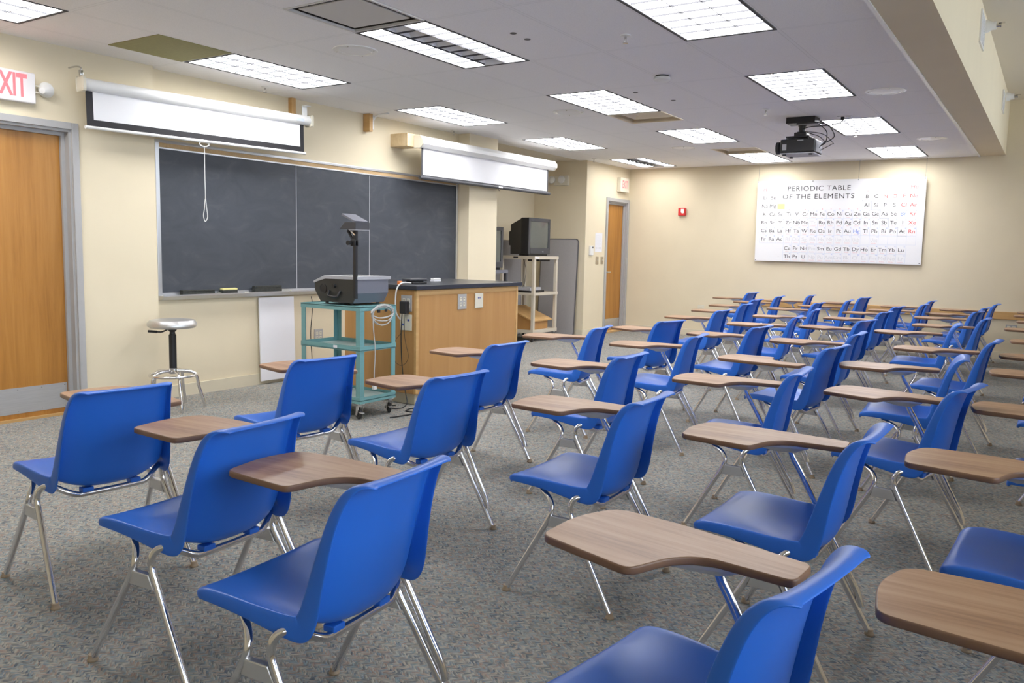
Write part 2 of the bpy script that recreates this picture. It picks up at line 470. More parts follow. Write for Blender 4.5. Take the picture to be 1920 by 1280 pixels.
# baseboards
def base(name, x0, x1, y0, y1):
    b = MB(); b.box(x0, x1, y0, y1, 0, .098)
    b.box(x0, x1, y0, y1, .098, .104, 0)
    return struct(b.obj(name, 'cove_base'))
base('baseboard_board', 4.02, 8.15, YB-.012, YB)
base('baseboard_front', 3.40, 4.02, YD-.012, YD)
base('baseboard_pilaster', 8.15, 8.75, YP-.012, YP)
base('baseboard_passage', XS, EX0-.06, YQ-.012, YQ)
base('baseboard_end', XF-.012, XF, YW, YQ-.015)
base('baseboard_alcove', XS-.012, XS, YQ+.0, YA)

# ------------------------------------------------------------------ doors
def door(name, x0, x1, h, yw, thick, recess, fw, handle, kz0, kz1):
    d = struct_root(name, ((x0+x1)/2, yw, 0))
    cx = (x0+x1)/2; w = (x1-x0)/2
    f = MB()
    y0, y1 = -.02, recess+.05
    for s in (-1, 1):
        a, c = sorted((s*w, s*(w+fw)))
        f.box(a, c, y0, 0.0, 0, h+fw, .003)              # face of the jamb
        a, c = sorted((s*(w-.018), s*w))
        f.box(a, c, 0, y1, 0, h)                          # reveal
        a, c = sorted((s*(w-.045), s*(w-.018)))
        f.box(a, c, recess-.028, recess-.004, 0, h-.018)        # stop
    f.box(-w, w, y0, 0, h, h+fw, .003); f.box(-w+.018, w-.018, 0, y1, h-.018, h)
    f.box(-w+.045, w-.045, recess-.028, recess-.004, h-.045, h-.018)
    f.obj('door_frame', 'steel_frame_paint', d)
    lf = bx(-w+.021, w-.021, recess, recess+.045, .006, h-.022, .002).obj('door_leaf', 'door_oak', d)
    bx(-w+.05, w-.05, recess-.003, recess, kz0, kz1).obj('kick_plate', 'brushed_steel', d)
    k = MB()
    n = 6
    for i in range(n):
        for z in (kz0+.015, kz1-.015):
            x = -w+.07+(2*w-.14)*i/(n-1); k.lathe([(0, -.0035), (.004, -.003), (.005, 0)], 8, M=Matrix.Translation((x, recess-.003, z)) @ Matrix.Rotation(-PI/2, 4, 'X'))
    k.obj('kick_plate_screws', 'chrome', d)
    if handle:
        hx = -w+.09
        m = MB(); m.lathe([(0, 0), (.03, 0), (.03, .008), (.012, .014), (.012, .05), (0, .05)], 16, M=Matrix.Translation((hx, recess, 1.0)) @ Matrix.Rotation(PI/2, 4, 'X'))
        m.tube([(hx, recess-.048, 1.0), (hx+.05, recess-.052, 1.0), (hx+.115, recess-.048, .998)], .009, 10)
        m.obj('door_handle', 'brushed_steel', d, True)
    return d
door('door_1', DX0, DX1, DH, YD, .32, .085, .05, False, .055, .245)
door('door_2', EX0, EX1, EH, YQ, .12, .06, .055, True, .05, .22)
# wood strips at the foot of both doors
struct(bx(DX0+.02, DX1-.02, YD+.06, YD+.082, 0, .02).obj('trim_3', 'pine_x'))
struct(bx(EX0+.02, EX1-.02, YQ-.05, YQ+.055, 0, .03, .004).obj('trim_4', 'pine_x'))

# ------------------------------------------------------------------ ceiling lights
def ceiling_light(dim_mid, label, x, y):
    t = thing('ceiling_light', label, 'ceiling light', (x, y, HC), 0, 'recessed fluorescent ceiling lights')
    hx, hy = TX/2-.004, TY/2-.004
    f = MB(); g = .017
    for s in (-1, 1):
        f.box(-hx, hx, *sorted((s*hy, s*(hy-g))), -.003, .006); f.box(*sorted((s*hx, s*(hx-g))), -hy+g, hy-g, -.003, .006)
    f.obj('gasket', 'gasket', t)
    f = MB(); a, c = hx-g, hy-g
    for s in (-1, 1):
        f.box(-a, a, *sorted((s*c, s*(c-.006))), 0, .085); f.box(*sorted((s*a, s*(a-.006))), -c+.006, c-.006, 0, .085)
    f.box(-a, a, -c, c, .085, .09)
    f.obj('housing', 'louver_white', t)
    a -= .006; c -= .006
    n, m = 8, 3
    L = MB()
    for i in range(1, n):
        xx = -a+2*a*i/n; L.box(xx-.0024, xx+.0024, -c, c, .002, .012)
    for j in range(1, m):
        yy = -c+2*c*j/m; L.box(-a, a, yy-.0022, yy+.0022, .002, .0125)
    L.obj('louver', 'louver_gray', t)
    for j in range(m):
        y0, y1 = -c+2*c*j/m+.003, -c+2*c*(j+1)/m-.003
        if dim_mid and j == 1:
            D = MB(); D.box(-a, a, y0, y1, .058, .062)
            for yy in (y0-.004, y1+.001): D.box(-a, a, yy, yy+.003, .0135, .06)
            for i in range(1, n):
                xx = -a+2*a*i/n; D.prism([(xx-.05, .058), (xx-.012, .035), (xx, .014), (xx+.012, .035), (xx+.05, .058)], y0+.001, y1-.001, 'y')
            D.obj('dark_reflector', 'lamp_off', t)
        else: bx(-a, a, y0, y1, .013, .017).obj('lamp_panel', 'lamp_on', t)
    return t
ORD = {-1: 'nearest the camera', 0: 'second from the camera', 1: 'third from the camera', 2: 'fourth from the camera', 3: 'farthest from the camera'}
ROWN = {'E': 'chalkboard-side row', 'A': 'middle row', 'G': 'row beside the beam'}
for row, i, x, y in LIGHTS:
    if i == -1 and row != 'E': dim = False
    dim = (row, i) in (('A', 0), ('E', 3))
    if row == 'E': o = ORD[i]
    else: o = {-1: 'overhead, out of sight of the rest', 0: 'nearest the camera', 1: 'second from the camera', 2: 'third from the camera', 3: 'farthest from the camera'}[i]
    lab = 'white louvred ceiling light, %s%s in the %s' % ('one dark tube, ' if dim else '', o, ROWN[row])
    if i == -1 and row != 'E': lab = 'unseen white louvred ceiling light added to brighten the near end of the %s' % ROWN[row]
    ceiling_light(dim, lab, x, y)

# air vents: a panel hung in a square frame
for (x, y, m), lab in zip(VENTS, ('square white air vent panel in the ceiling nearest the camera', 'square air vent painted with tan reflected light, behind a ceiling light in mid room', 'square air vent painted with tan reflected light, in the ceiling toward the end wall')):
    t = thing('ceiling_vent', lab, 'air vent', (x, y, HC), 0, 'square air vents in the ceiling')
    f = MB(); a, c, g = .300, .298, .018
    for s in (-1, 1):
        f.box(-a, a, *sorted((s*c, s*(c-g))), -.003, .012); f.box(*sorted((s*a, s*(a-g))), -c+g, c-g, -.003, .012)
    f.obj('frame', m, t)
    f = MB(); f.box(-a, a, -c, c, .16, .17)
    for s in (-1, 1):
        f.box(-a+.002, a-.002, *sorted((s*c, s*(c-.004))), .012, .16); f.box(*sorted((s*a, s*(a-.004))), -c+.004, c-.004, .012, .16)
    f.obj('duct', 'duct_dark' if m == 'vent_metal' else m, t)
    if m == 'vent_metal':
        f = MB(); f.box(-.235, .235, -.235, .235, .004, .014, .004); f.obj('panel', 'vent_metal', t)
        f = MB()
        for s in (-1, 1):
            for q in (-1, 1): f.tube([(s*.2, q*.2, .014), (s*.2, q*.2, .16)], .004, 6)
        f.obj('hanger', 'vent_metal', t)
    else:
        f = MB()
        for k in range(3):
            r = .24-.075*k
            f.loft([[(sx*r, sy*r, .03+.02*k) for sx, sy in ((-1, -1), (1, -1), (1, 1), (-1, 1))], [(sx*(r-.06), sy*(r-.06), .085+.02*k) for sx, sy in ((-1, -1), (1, -1), (1, 1), (-1, 1))]], cap=(k == 2))
        f.obj('cone', m, t)
tag(bx(-.295, .295, -.3, .3, -.004, .001).obj('ceiling_tile', 'olive_tile', None, False, (3.73, LY0+6*TY-.0, HC-.0012)), 'olive green square ceiling tile beside the light above the first screen', 'ceiling tile')

# ceiling speakers, sprinklers, smoke detector, plugs
SP = [((4.40, 4.32), 'round white ceiling speaker nearest the camera, above the chalkboard side'), ((7.33, 4.24), 'round white ceiling speaker in mid room, left of the square tan-reflecting vent'),
      ((10.42, 4.25), 'round white ceiling speaker farthest away on the chalkboard side'), ((7.55, 1.30), 'round white ceiling speaker nearest the camera beside the beam'), ((10.69, 1.31), 'round white ceiling speaker farthest away beside the beam')]
for (x, y), lab in SP:
    t = thing('ceiling_speaker', lab, 'speaker', (x, y, HC), 0, 'round speakers in the ceiling')
    MB().lathe([(0, -.004), (.112, -.004), (.118, -.010), (.158, -.006), (.160, 0), (0, 0)], 36).obj('rim', 'white_enamel', t, True)
    MB().lathe([(0, -.012), (.06, -.0115), (.112, -.0085), (.113, -.0045), (0, -.0045)], 36).obj('grille', 'louver_white', t, True)
    s = MB()
    for k in range(4):
        s.lathe([(0, -.0125), (.004, -.012), (.005, -.007), (0, -.007)], 8, (.139*math.cos(k*PI/2+.4), .139*math.sin(k*PI/2+.4), 0))
    s.obj('screws', 'chrome_dull', t)
def sprinkler(x, y, lab):
    t = thing('sprinkler_head', lab, 'sprinkler', (x, y, HC), 0, 'sprinkler heads in the ceiling')
    MB().lathe([(0, .008), (.036, .008), (.034, -.006), (.016, -.010), (0, -.010)], 20).obj('escutcheon', 'white_enamel', t, True)
    b = MB(); b.lathe([(0, .06), (.011, .06), (.011, -.010), (.008, -.010), (.008, -.024), (0, -.024)], 10)
    for s in (-1, 1): b.tube([(s*.008, 0, -.02), (s*.013, 0, -.034), (s*.004, 0, -.052)], .0022, 6)
    b.lathe([(0, -.05), (.017, -.050), (.018, -.053), (0, -.053)], 14)
    b.obj('body', 'chrome_dull', t, True)
for x, y, lab in ((4.93, 2.44, 'sprinkler head in the ceiling nearest the camera'), (8.01, 2.44, 'sprinkler head in the ceiling in front of the hanging projector'),
                  (5.02, 6.03, 'sprinkler head above the pull-down screen with the cord'), (7.88, 6.12, 'sprinkler head above the second screen'), (11.1, 5.95, 'sprinkler head at the corner by the far door'), (9.85, 1.98, 'sprinkler head behind the hanging projector')):
    sprinkler(x, y, lab)
t = thing('smoke_detector', 'round white smoke detector on the ceiling with dark collar', 'smoke detector', (6.17, 2.72, HC))
MB().lathe([(0, -.012), (.062, -.012), (.066, -.020), (.064, -.034), (.045, -.046), (0, -.048)], 28).obj('cover', 'white_plastic', t, True)
MB().lathe([(0, 0), (.052, 0), (.052, -.012), (0, -.012)], 28).obj('collar', 'black_plastic', t, True)
for (x, y), lab in zip(((4.55, 3.06), (4.72, 3.06), (6.70, 3.2), (7.19, 3.05)), ('first small dark hole plug in the near ceiling', 'second small dark hole plug in the near ceiling', 'first small dark hole plug beyond the smoke detector', 'second small dark hole plug beyond the smoke detector')):
    tag(MB().lathe([(0, .03), (.018, .03), (.018, 0), (.022, 0), (.022, -.002), (.018, -.004), (0, -.004)], 18).obj('hole_plug', 'dark_edge', None, True, (x, y, HC)), lab, 'plug', 'hole plugs in the ceiling')
for (x, z, lab) in ((8.28, 3.33, 'nearer white sidewall sprinkler on the beam face'), (11.88, 3.33, 'farther white sidewall sprinkler on the beam face')):
    t = thing('wall_sprinkler', lab, 'sprinkler', (x, YS0, z), 0, 'sprinklers on the beam')
    MR = Matrix.Rotation(PI/2, 4, 'X')
    MB().lathe([(0, 0), (.055, 0), (.05, .03), (.036, .05), (.034, .085), (0, .085)], 20, M=MR).obj('cup', 'white_enamel', t, True)
    b = MB(); b.lathe([(0, .085), (.016, .085), (.016, .115), (.02, .115), (.02, .122), (0, .122)], 14, M=MR)
    b.box(-.022, .022, -.15, -.1, .014, .018)
    b.obj('head', 'chrome_dull', t, True)
for (x0, x1, z0, z1, lab) in ((7.80, 8.17, 3.10, 3.36, 'nearer small white grille on the beam face'), (11.16, 11.5, 3.07, 3.30, 'farther small white grille on the beam face')):
    t = thing('wall_grille', lab, 'grille', ((x0+x1)/2, YS0, (z0+z1)/2), 0, 'white grilles on the beam')
    w, hh = (x1-x0)/2, (z1-z0)/2
    f = MB()
    for s in (-1, 1):
        f.box(*sorted((s*w, s*(w-.02))), -.012, 0, -hh, hh); f.box(-w+.02, w-.02, -.012, 0, *sorted((s*hh, s*(hh-.02))))
    f.obj('frame', 'white_enamel', t)
    f = MB(); n = 10
    for k in range(n):
        z = -hh+.03+(2*hh-.06)*k/(n-1); f.box(-w+.02, w-.02, -.009, -.001, z-.004, z+.004)
    f.box(-w+.02, w-.02, -.001, 0, -hh+.02, hh-.02)
    f.obj('louver', 'louver_white', t)

# ------------------------------------------------------------------ chalkboard
t = thing('chalkboard', 'long dark slate chalkboard in three panels with aluminium frame', 'chalkboard', (6.1, YB, 0))
BX = [4.10, 5.556, 6.575, 8.10]; Z0, Z1 = .90, 2.085
for x0, x1 in zip(BX, BX[1:]):
    bx(x0-6.1+.004, x1-6.1-.004, -.02, -.004, Z0, Z1).obj('board_panel', 'slate', t)
for x in BX[1:-1]: bx(x-6.1-.004, x-6.1+.004, -.0225, -.004, Z0, Z1).obj('panel_joint', 'light_gray_plastic', t)
f = MB()
f.box(BX[0]-6.1-.035, BX[0]-6.1, -.028, 0, Z0-.02, 2.16, .003); f.box(BX[-1]-6.1, BX[-1]-6.1+.035, -.028, 0, Z0-.02, 2.16, .003)
f.box(BX[0]-6.1, BX[-1]-6.1, -.026, 0, Z1, Z1+.014, .002); f.box(BX[0]-6.1, BX[-1]-6.1, -.026, 0, 2.135, 2.16, .003)
f.obj('frame', 'aluminium', t)
bx(BX[0]-6.1, BX[-1]-6.1, -.018, 0, Z1+.014, 2.135).obj('tack_strip', 'cork', t)
f = MB(); f.prism([(0, .90), (0, .835), (-.055, .842), (-.09, .872), (-.09, .884), (-.082, .884), (-.078, .876), (-.02, .876), (-.02, .90)], BX[0]-6.1-.03, BX[-1]-6.1+.03, 'x')
f.obj('chalk_tray', 'aluminium', t)
def eraser(x, w, lab, m='felt', h=.042, top='felt'):
    t = thing('chalkboard_eraser', lab, 'eraser', (x, YB-.050, .877), random.uniform(-.03, .03), 'erasers on the chalk tray')
    bx(-w/2, w/2, -.022, .022, 0, h*.62, .004).obj('felt_pad', m, t)
    bx(-w/2, w/2, -.020, .020, h*.62, h, .005).obj('back', top, t)
eraser(4.42, .32, 'long dark eraser at the left end of the chalk tray')
eraser(4.74, .16, 'short yellowish chalk-dusted eraser on the chalk tray', 'felt', .05, 'chalk_yellow')
eraser(5.17, .32, 'long dark eraser on the chalk tray above the white board', 'felt', .062)
def chalk(x, lab, m, rot, y=-.055):
    tag(MB().tube([(-.022, 0, .005), (.022, 0, .005)], .005, 10).obj('chalk_stick', m, None, True, (x, YB+y, .876), rot), lab, 'chalk', 'chalk sticks on the tray')
chalk(4.64, 'white chalk stick left of the yellowish eraser', 'chalk', .3)
chalk(4.93, 'white chalk stick right of the yellowish eraser', 'chalk', -.2)
chalk(5.45, 'yellow chalk stick right of the last dark eraser', 'chalk_yellow', .9)

# blank white panel leaning under the chalkboard
t = tag(bx(-.21, .21, -.006, .006, 0, .79).obj('blank_sheet', 'paper', None, False, (5.30, YB-.045, .035)), 'tall blank white sheet leaning on the wall under the chalkboard', 'sheet')
t.rotation_euler = (-.03, 0, 0)

# ------------------------------------------------------------------ sockets and switches
def plate(name, lab, cat, loc, rotz, w, h, m, holes, group=None, hole_m='cream_plastic'):
    t = thing(name, lab, cat, loc, rotz, group)
    bx(-w/2, w/2, -.008, 0, -h/2, h/2, .003).obj('cover_plate', m, t)
    for (x, z, a, c) in holes: bx(x-a/2, x+a/2, -.0105, -.007, z-c/2, z+c/2, .002).obj('socket_face', hole_m, t)
    s = MB()
    for (x, z, a, c) in holes:
        if name != 'wall_socket': continue
        for q in (-1, 1): s.box(x+q*a*.2-.0012, x+q*a*.2+.0012, -.0112, -.010, z-.002, z+.009)
    if len(s.bm.verts): s.obj('slots', 'black_plastic', t)
    return t
quad = [(-.024, .024, .03, .034), (.024, .024, .03, .034), (-.024, -.024, .03, .034), (.024, -.024, .03, .034)]
plate('wall_socket', 'gray four-way wall socket under the chalkboard behind the teal cart', 'socket', (5.853, YB, .41), 0, .115, .135, 'socket_gray', quad, 'wall sockets')
p = plate('data_plate', 'white data outlet plate under the chalkboard beside the bench', 'outlet', (6.31, YB, .415), 0, .12, .15, 'cream_plastic', [(-.03, .025, .02, .02), (0, .025, .02, .02), (.03, .025, .02, .02), (0, -.04, .08, .012)], 'data outlet plates', 'blue_jack')
plate('wall_socket', 'gray wall socket on the end wall right of the desks', 'socket', (XF, .43, .435), PI/2*-1, .13, .085, 'socket_gray', [(-.03, 0, .036, .05), (.03, 0, .036, .05)], 'wall sockets')
plate('data_plate', 'small white outlet plate low on the end wall, left side', 'outlet', (XF, 4.78, .47), -PI/2, .11, .07, 'cream_plastic', [(0, 0, .05, .03)], 'data outlet plates')
for x, lab in ((11.66, 'left brown light switch beside the far door'), (11.83, 'right brown light switch beside the far door')):
    t = thing('light_switch', lab, 'switch', (x, YQ, 1.19), 0, 'light switches by the far door')
    bx(-.045, .045, -.007, 0, -.06, .06, .003).obj('cover_plate', 'socket_brown', t)
    bx(-.006, .006, -.02, -.006, -.004, .014, .002).obj('toggle', 'cream_plastic', t)
t = thing('thermostat', 'small white thermostat box left of the posted paper notice', 'thermostat', (11.43, YQ+.002, 1.345))
bx(-.05, .05, -.035, 0, -.075, .075, .006).obj('case', 'white_plastic', t); bx(.005, .035, -.037, -.034, .035, .06).obj('display', 'dark_plastic', t)
t = thing('paper_notice', 'white printed paper notice taped left of the far door', 'notice', (11.70, YQ+.001, 1.475))
bx(-.12, .12, -.002, 0, -.15, .15).obj('sheet', 'paper', t)
b = MB()
for k in range(14):
    z = .12-.0125*k
    x1 = .09 if k else .03
    b.box(-.09 if k else -.03, x1-random.uniform(0, .05 if k else 0), -.0028, -.0018, z-.0022, z+.0022)
for k in range(4): b.box(-.09+.05*k, -.06+.05*k, -.0028, -.0018, -.105, -.07)
b.obj('print', 'ink_gray', t)
t = thing('fire_alarm', 'red fire alarm pull box on the end wall', 'fire alarm', (XF+.002, 5.165, 2.005), -PI/2)
bx(-.062, .062, -.05, 0, -.062, .062, .006).obj('case', 'alarm_red', t)
b = MB(); b.prism([(-.012, .045), (.04, .045), (.04, -.02), (.012, -.03), (-.012, -.01)], -.056, -.049, 'y'); b.obj('pull_handle', 'white_plastic', t)
# chair rail on the end wall
struct(bx(XF-.022, XF, YW, 3.92, .545, .645, .004).obj('trim_5', 'pine'))

# ------------------------------------------------------------------ exit signs and emergency lights
t = thing('exit_sign', 'lit red EXIT sign above the near oak door', 'exit sign', (2.865, YD, 2.375))
bx(-.215, .215, -.055, 0, -.105, .105, .008).obj('housing', 'exit_face', t)
b = MB(); MX = Matrix(((1, 0, 0, 0), (0, 0, -1, -.0565), (0, 1, 0, -.0), (0, 0, 0, 1)))
text_mesh('EXIT', .215, MX @ Matrix.Translation((.036, 0, 0)), b.bm, .54, bold=.006); b.obj('lettering', 'exit_red', t)
b = MB()
for z in (-.02, .025): b.tube([(.215, -.03, z), (.27, -.035, z)], .007, 8)
b.obj('lamp_arm', 'cream_plastic', t)
MLH = Matrix.Translation((.275, -.045, .0)) @ Matrix.Rotation(.7, 4, 'Z') @ Matrix.Rotation(PI/2-.25, 4, 'Y')
MB().lathe([(0, -.03), (.02, -.028), (.042, .0), (.055, .035), (0, .036)], 22, M=MLH).obj('lamp_head', 'white_plastic', t, True)
MB().lathe([(0, .036), (.052, .036), (.045, .046), (0, .05)], 22, M=MLH).obj('lamp_lens', 'lens_glass', t, True)
t = thing('exit_sign', 'small white EXIT sign above the far door', 'exit sign', (12.44, YQ, 2.435))
bx(-.155, .155, -.07, 0, -.115, .115, .006).obj('housing', 'cream_plastic', t)
b = MB(); MX = Matrix(((1, 0, 0, 0), (0, 0, -1, -.0715), (0, 1, 0, 0), (0, 0, 0, 1)))
text_mesh('EXIT', .17, MX, b.bm, .58, bold=.003); b.obj('lettering', 'exit_red', t)
t = thing('emergency_light', 'white emergency light with two lamp heads on the alcove side wall', 'emergency light', (XS+.002, 6.61, 2.43), -PI/2)
bx(-.09, .16, -.06, 0, -.085, .065, .006).obj('case', 'cream_plastic', t)
for x in (-.10, .075):
    ML = Matrix.Translation((x, -.09, .0)) @ Matrix.Rotation(PI/2, 4, 'X')
    MB().lathe([(0, -.03), (.03, -.028), (.055, .0), (.06, .02), (0, .021)], 20, M=ML).obj('lamp_head', 'white_plastic', t, True)
    MB().lathe([(0, .021), (.05, .021), (.04, .03), (0, .033)], 20, M=ML).obj('lamp_lens', 'lens_glass', t, True)

# ------------------------------------------------------------------ projection screens
def pull_screen1():
    t = thing('projection_screen', 'long white pull-down screen with black border, nearer to the oak door', 'projection screen', (4.42, 6.01, 2.35))
    t.rotation_euler = (0, -.018, 0)
    W = 1.045
    b = MB(); n = 20
    prof = [(.045*math.cos(a)*1.0, .045*math.sin(a)) for a in [2*PI*k/n for k in range(n)]]
    b.prism([(y, z+.118) for y, z in prof], -W-.02, W+.04, 'x'); b.obj('case', 'screen_case_white', t, True)
    for s, xx in ((-1, -W-.02), (1, W+.04)):
        bx(*sorted((xx, xx+s*.02)), -.055, .05, .062, .172, .02).obj('end_cap', 'cream_plastic', t)
    f0, f1 = -W+.0, W-.02
    bx(f0+.052, f1-.045, -.0035, -.0015, -.128, .09).obj('screen_fabric', 'screen_fabric', t)
    b = MB(); b.box(f0, f0+.052, -.004, -.001, -.18, .09); b.box(f1-.045, f1, -.004, -.001, -.18, .09); b.box(f0+.052, f1-.045, -.004, -.001, -.18, -.128)
    b.obj('border', 'black_fabric', t)
    MB().tube([(f0-.015, -.003, -.186), (f1+.015, -.003, -.186)], .012, 14).obj('bottom_bar', 'white_enamel', t, True)
    px = -.06
    MB().tube(catmull([(px-.045, -.003, -.212), (px-.03, -.003, -.196), (px+.03, -.003, -.196), (px+.045, -.003, -.212), (px+.02, -.003, -.228), (px-.02, -.003, -.228)], 5, True), .0045, 8, True).obj('pull_handle', 'white_plastic', t, True)
    c = MB(); c.tube([(px, -.003, -.228), (px-.004, -.004, -.42), (px-.006, -.004, -.655)], .0032, 7)
    c.tube(catmull([(px-.006, -.004, -.655), (px-.02, -.004, -.74), (px-.03, -.004, -.80), (px-.016, -.004, -.845), (px+.008, -.004, -.81), (px+.002, -.004, -.73)], 6, True), .0035, 7, True)
    c.obj('pull_cord', 'cable_white', t, True)
    # wall hook at the left, strap bracket at the right
    b = MB(); b.box(-W-.036, -W-.012, -.012, .012, .165, .215, .003); b.tube(catmull([(-W-.024, 0, .205), (-W-.024, .004, .232), (-W-.024, .06, .245), (-W-.024, .158, .245)], 4), .006, 8); b.obj('wall_hook', 'chrome_dull', t, True)
    b = MB(); b.box(W-.02, W+.04, .01, .016, .15, .25, .002); b.box(W-.02, W+.04, -.045, .01, .246, .252, .002); b.obj('strap_bracket', 'white_enamel', t)
    bx(W-.14, W-.05, -.0462, -.0452, .10, .125).obj('maker_badge', 'ink_paleblue', t)
pull_screen1()
def wood_block(x, z0, z1, w, d, lab, y=YB, m='pine'):
    return tag(bx(-w/2, w/2, -d, .002, z0, z1, .003).obj('wood_block', m, None, False, (x, y, 0)), lab, 'wood block', 'wood mounting blocks on the front wall')
wood_block(5.51, 2.55, HC-.002, .05, .05, 'wood block high on the wall behind the right end of the first screen')
wood_block(6.525, 2.535, HC-.002, .05, .09, 'bare wood block high on the wall between the two screens')
def bracket(x, y, lab):
    t = thing('hanging_bracket', lab, 'bracket', (x, y, 0), 0, 'white screen brackets at the ceiling')
    bx(.0, .006, -.03, .0, 2.555, 2.70, .001).obj('strap', 'white_enamel', t)
    b = MB(); b.tube(catmull([(.003, -.03, 2.66), (.003, -.06, 2.695), (.003, -.14, 2.712), (.003, -.24, 2.714)], 4), .009, 8); b.obj('arm', 'white_enamel', t, True)
    bx(-.015, -.0005, -.03, .0, 2.56, 2.70).obj('back_plate', 'white_enamel', t)
bracket(6.566, YB-.055, 'white curved bracket on the bare wood block between the screens')
def pull_screen2():
    t = thing('projection_screen', 'bigger white pull-down screen with angular case in front of the pilaster', 'projection screen', (8.47, 5.955, 2.35))
    t.rotation_euler = (0, -.004, 0)
    W = 1.42
    prof = [(.055, .20), (-.03, .20), (-.07, .155), (-.07, .115), (-.03, .075), (.055, .075)]
    MB().prism(prof, -W, W, 'x', .003).obj('case', 'screen_case_white', t)
    for s in (-1, 1):
        b = MB(); b.prism([(y*1.06, .1375+(z-.1375)*1.07) for y, z in prof], *sorted((s*W, s*(W+.02))), 'x'); b.obj('end_cap', 'cream_plastic', t)
    f0, f1 = -W+.04, W-.10
    bx(f0+.03, f1-.03, -.0035, -.0015, -.215, .08).obj('screen_fabric', 'screen_fabric', t)
    b = MB(); b.box(f0, f0+.03, -.004, -.001, -.235, .08); b.box(f1-.03, f1, -.004, -.001, -.235, .08); b.box(f0+.03, f1-.03, -.004, -.001, -.235, -.215); b.obj('border', 'dark_plastic', t)
    MB().tube([(f0-.03, -.003, -.248), (f1+.04, -.003, -.248)], .020, 16).obj('bottom_bar', 'dark_plastic', t, True)
    bx(.10, .19, -.0245, -.0225, -.255, -.236).obj('warning_sticker', 'paper', t)
    MB().tube(catmull([(.12, -.003, -.266), (.13, -.003, -.285), (.15, -.003, -.285), (.16, -.003, -.266)], 4), .003, 6).obj('pull_loop', 'cable_black', t, True)
    for xx in (-.16, .16): bx(xx-.02, xx+.02, .055, .128, .12, .16, .002).obj('wall_bracket', 'white_enamel', t)
    bx(W-.14, W-.10, -.0712, -.0695, .128, .138).obj('maker_badge', 'dark_plastic', t)
pull_screen2()
wood_block(7.03, 2.425, 2.565, .21, YB-6.015, 'wide pale wood block at the left end of the second screen', m='pine_pale')

# ------------------------------------------------------------------ steel stool
def stool(x, y, rot):
    t = thing('lab_stool', 'round steel adjustable stool standing beside the oak door', 'stool', (x, y, 0), rot)
    MB().lathe([(0, .660), (.10, .655), (.165, .652), (.183, .668), (.182, .690), (.165, .712), (.12, .718), (.06, .712), (0, .708)], 40).obj('seat', 'brushed_steel', t, True)
    b = MB(); b.lathe([(0, .655), (.045, .652), (.03, .630), (.018, .615), (0, .615)], 18)
    b.tube(catmull([(-.02, 0, .645), (-.07, 0, .62), (-.10, .0, .617), (-.175, 0, .624)], 4), .006, 8); b.tube([(-.11, 0, .618), (-.178, 0, .624)], .010, 8)
    b.obj('height_lever', 'black_plastic', t, True)
    MB().lathe([(0, .33), (.028, .33), (.028, .595), (.022, .60), (.020, .615), (0, .615)], 20).obj('column_sleeve', 'black_plastic', t, True)
    b = MB(); b.lathe([(0, .285), (.033, .285), (.033, .33), (0, .33)], 18)
    b.obj('hub', 'chrome', t, True)
    MB().tube([(.175*math.cos(2*PI*k/40), .175*math.sin(2*PI*k/40), .275) for k in range(40)], .010, 10, True).obj('foot_ring', 'chrome', t, True)
    for k in range(5):
        a = 2*PI*k/5
        P = [(.03, .308), (.09, .305), (.145, .292), (.172, .262), (.19, .17), (.218, .075), (.228, .03), (.228, .0)]
        c, s = math.cos(a), math.sin(a)
        MB().tube(catmull([(r*c, r*s, z) for r, z in P], 4), .0125, 12).obj('leg', 'chrome', t, True)
stool(3.905, 5.82, math.radians(-38))

# ------------------------------------------------------------------ teal cart with overhead projector
t = thing('av_cart', 'teal metal cart on casters beside the wooden bench', 'cart', (4.495, 4.36, 0))
CW, CL = .395, .64
def angle_post(x, y, sx, sy, z0, z1, w=.045, th=.004):
    b = MB(); b.box(*sorted((x, x+sx*w)), *sorted((y, y+sy*th)), z0, z1); b.box(*sorted((x, x+sx*th)), *sorted((y+sy*th, y+sy*w)), z0, z1); return b
for (x, y, sx, sy) in ((0, 0, 1, 1), (CW, 0, -1, 1), (0, CL, 1, -1), (CW, CL, -1, -1)):
    angle_post(x, y, sx, sy, .125, .835).obj('post', 'teal_enamel', t)
def shelf(z0, z1, top):
    b = MB(); e = .004
    b.box(-.003, CW+.003, -.003, CL+.003, top-.004, top)
    for (x0, x1, y0, y1) in ((-.003, CW+.003, -.003, .001), (-.003, CW+.003, CL-.001, CL+.003), (-.003, .001, .001, CL-.001), (CW-.001, CW+.003, .001, CL-.001)): b.box(x0, x1, y0, y1, z0, z1)
    return b
shelf(.835, .872, .866).obj('top_shelf', 'teal_enamel', t)
m_ = shelf(.528, .568, .536).obj('middle_shelf', 'teal_enamel', t); bx(.005, CW-.005, .005, CL-.005, .5365, .539).obj('shelf_mat', 'teal_shelf', m_)
m_ = shelf(.125, .175, .150).obj('bottom_shelf', 'teal_enamel', t); bx(.005, CW-.005, .005, CL-.005, .1505, .153).obj('shelf_mat', 'teal_shelf', m_)
bx(-.0045, -.003, .24, .28, .54, .56).obj('sticker', 'paper', t)
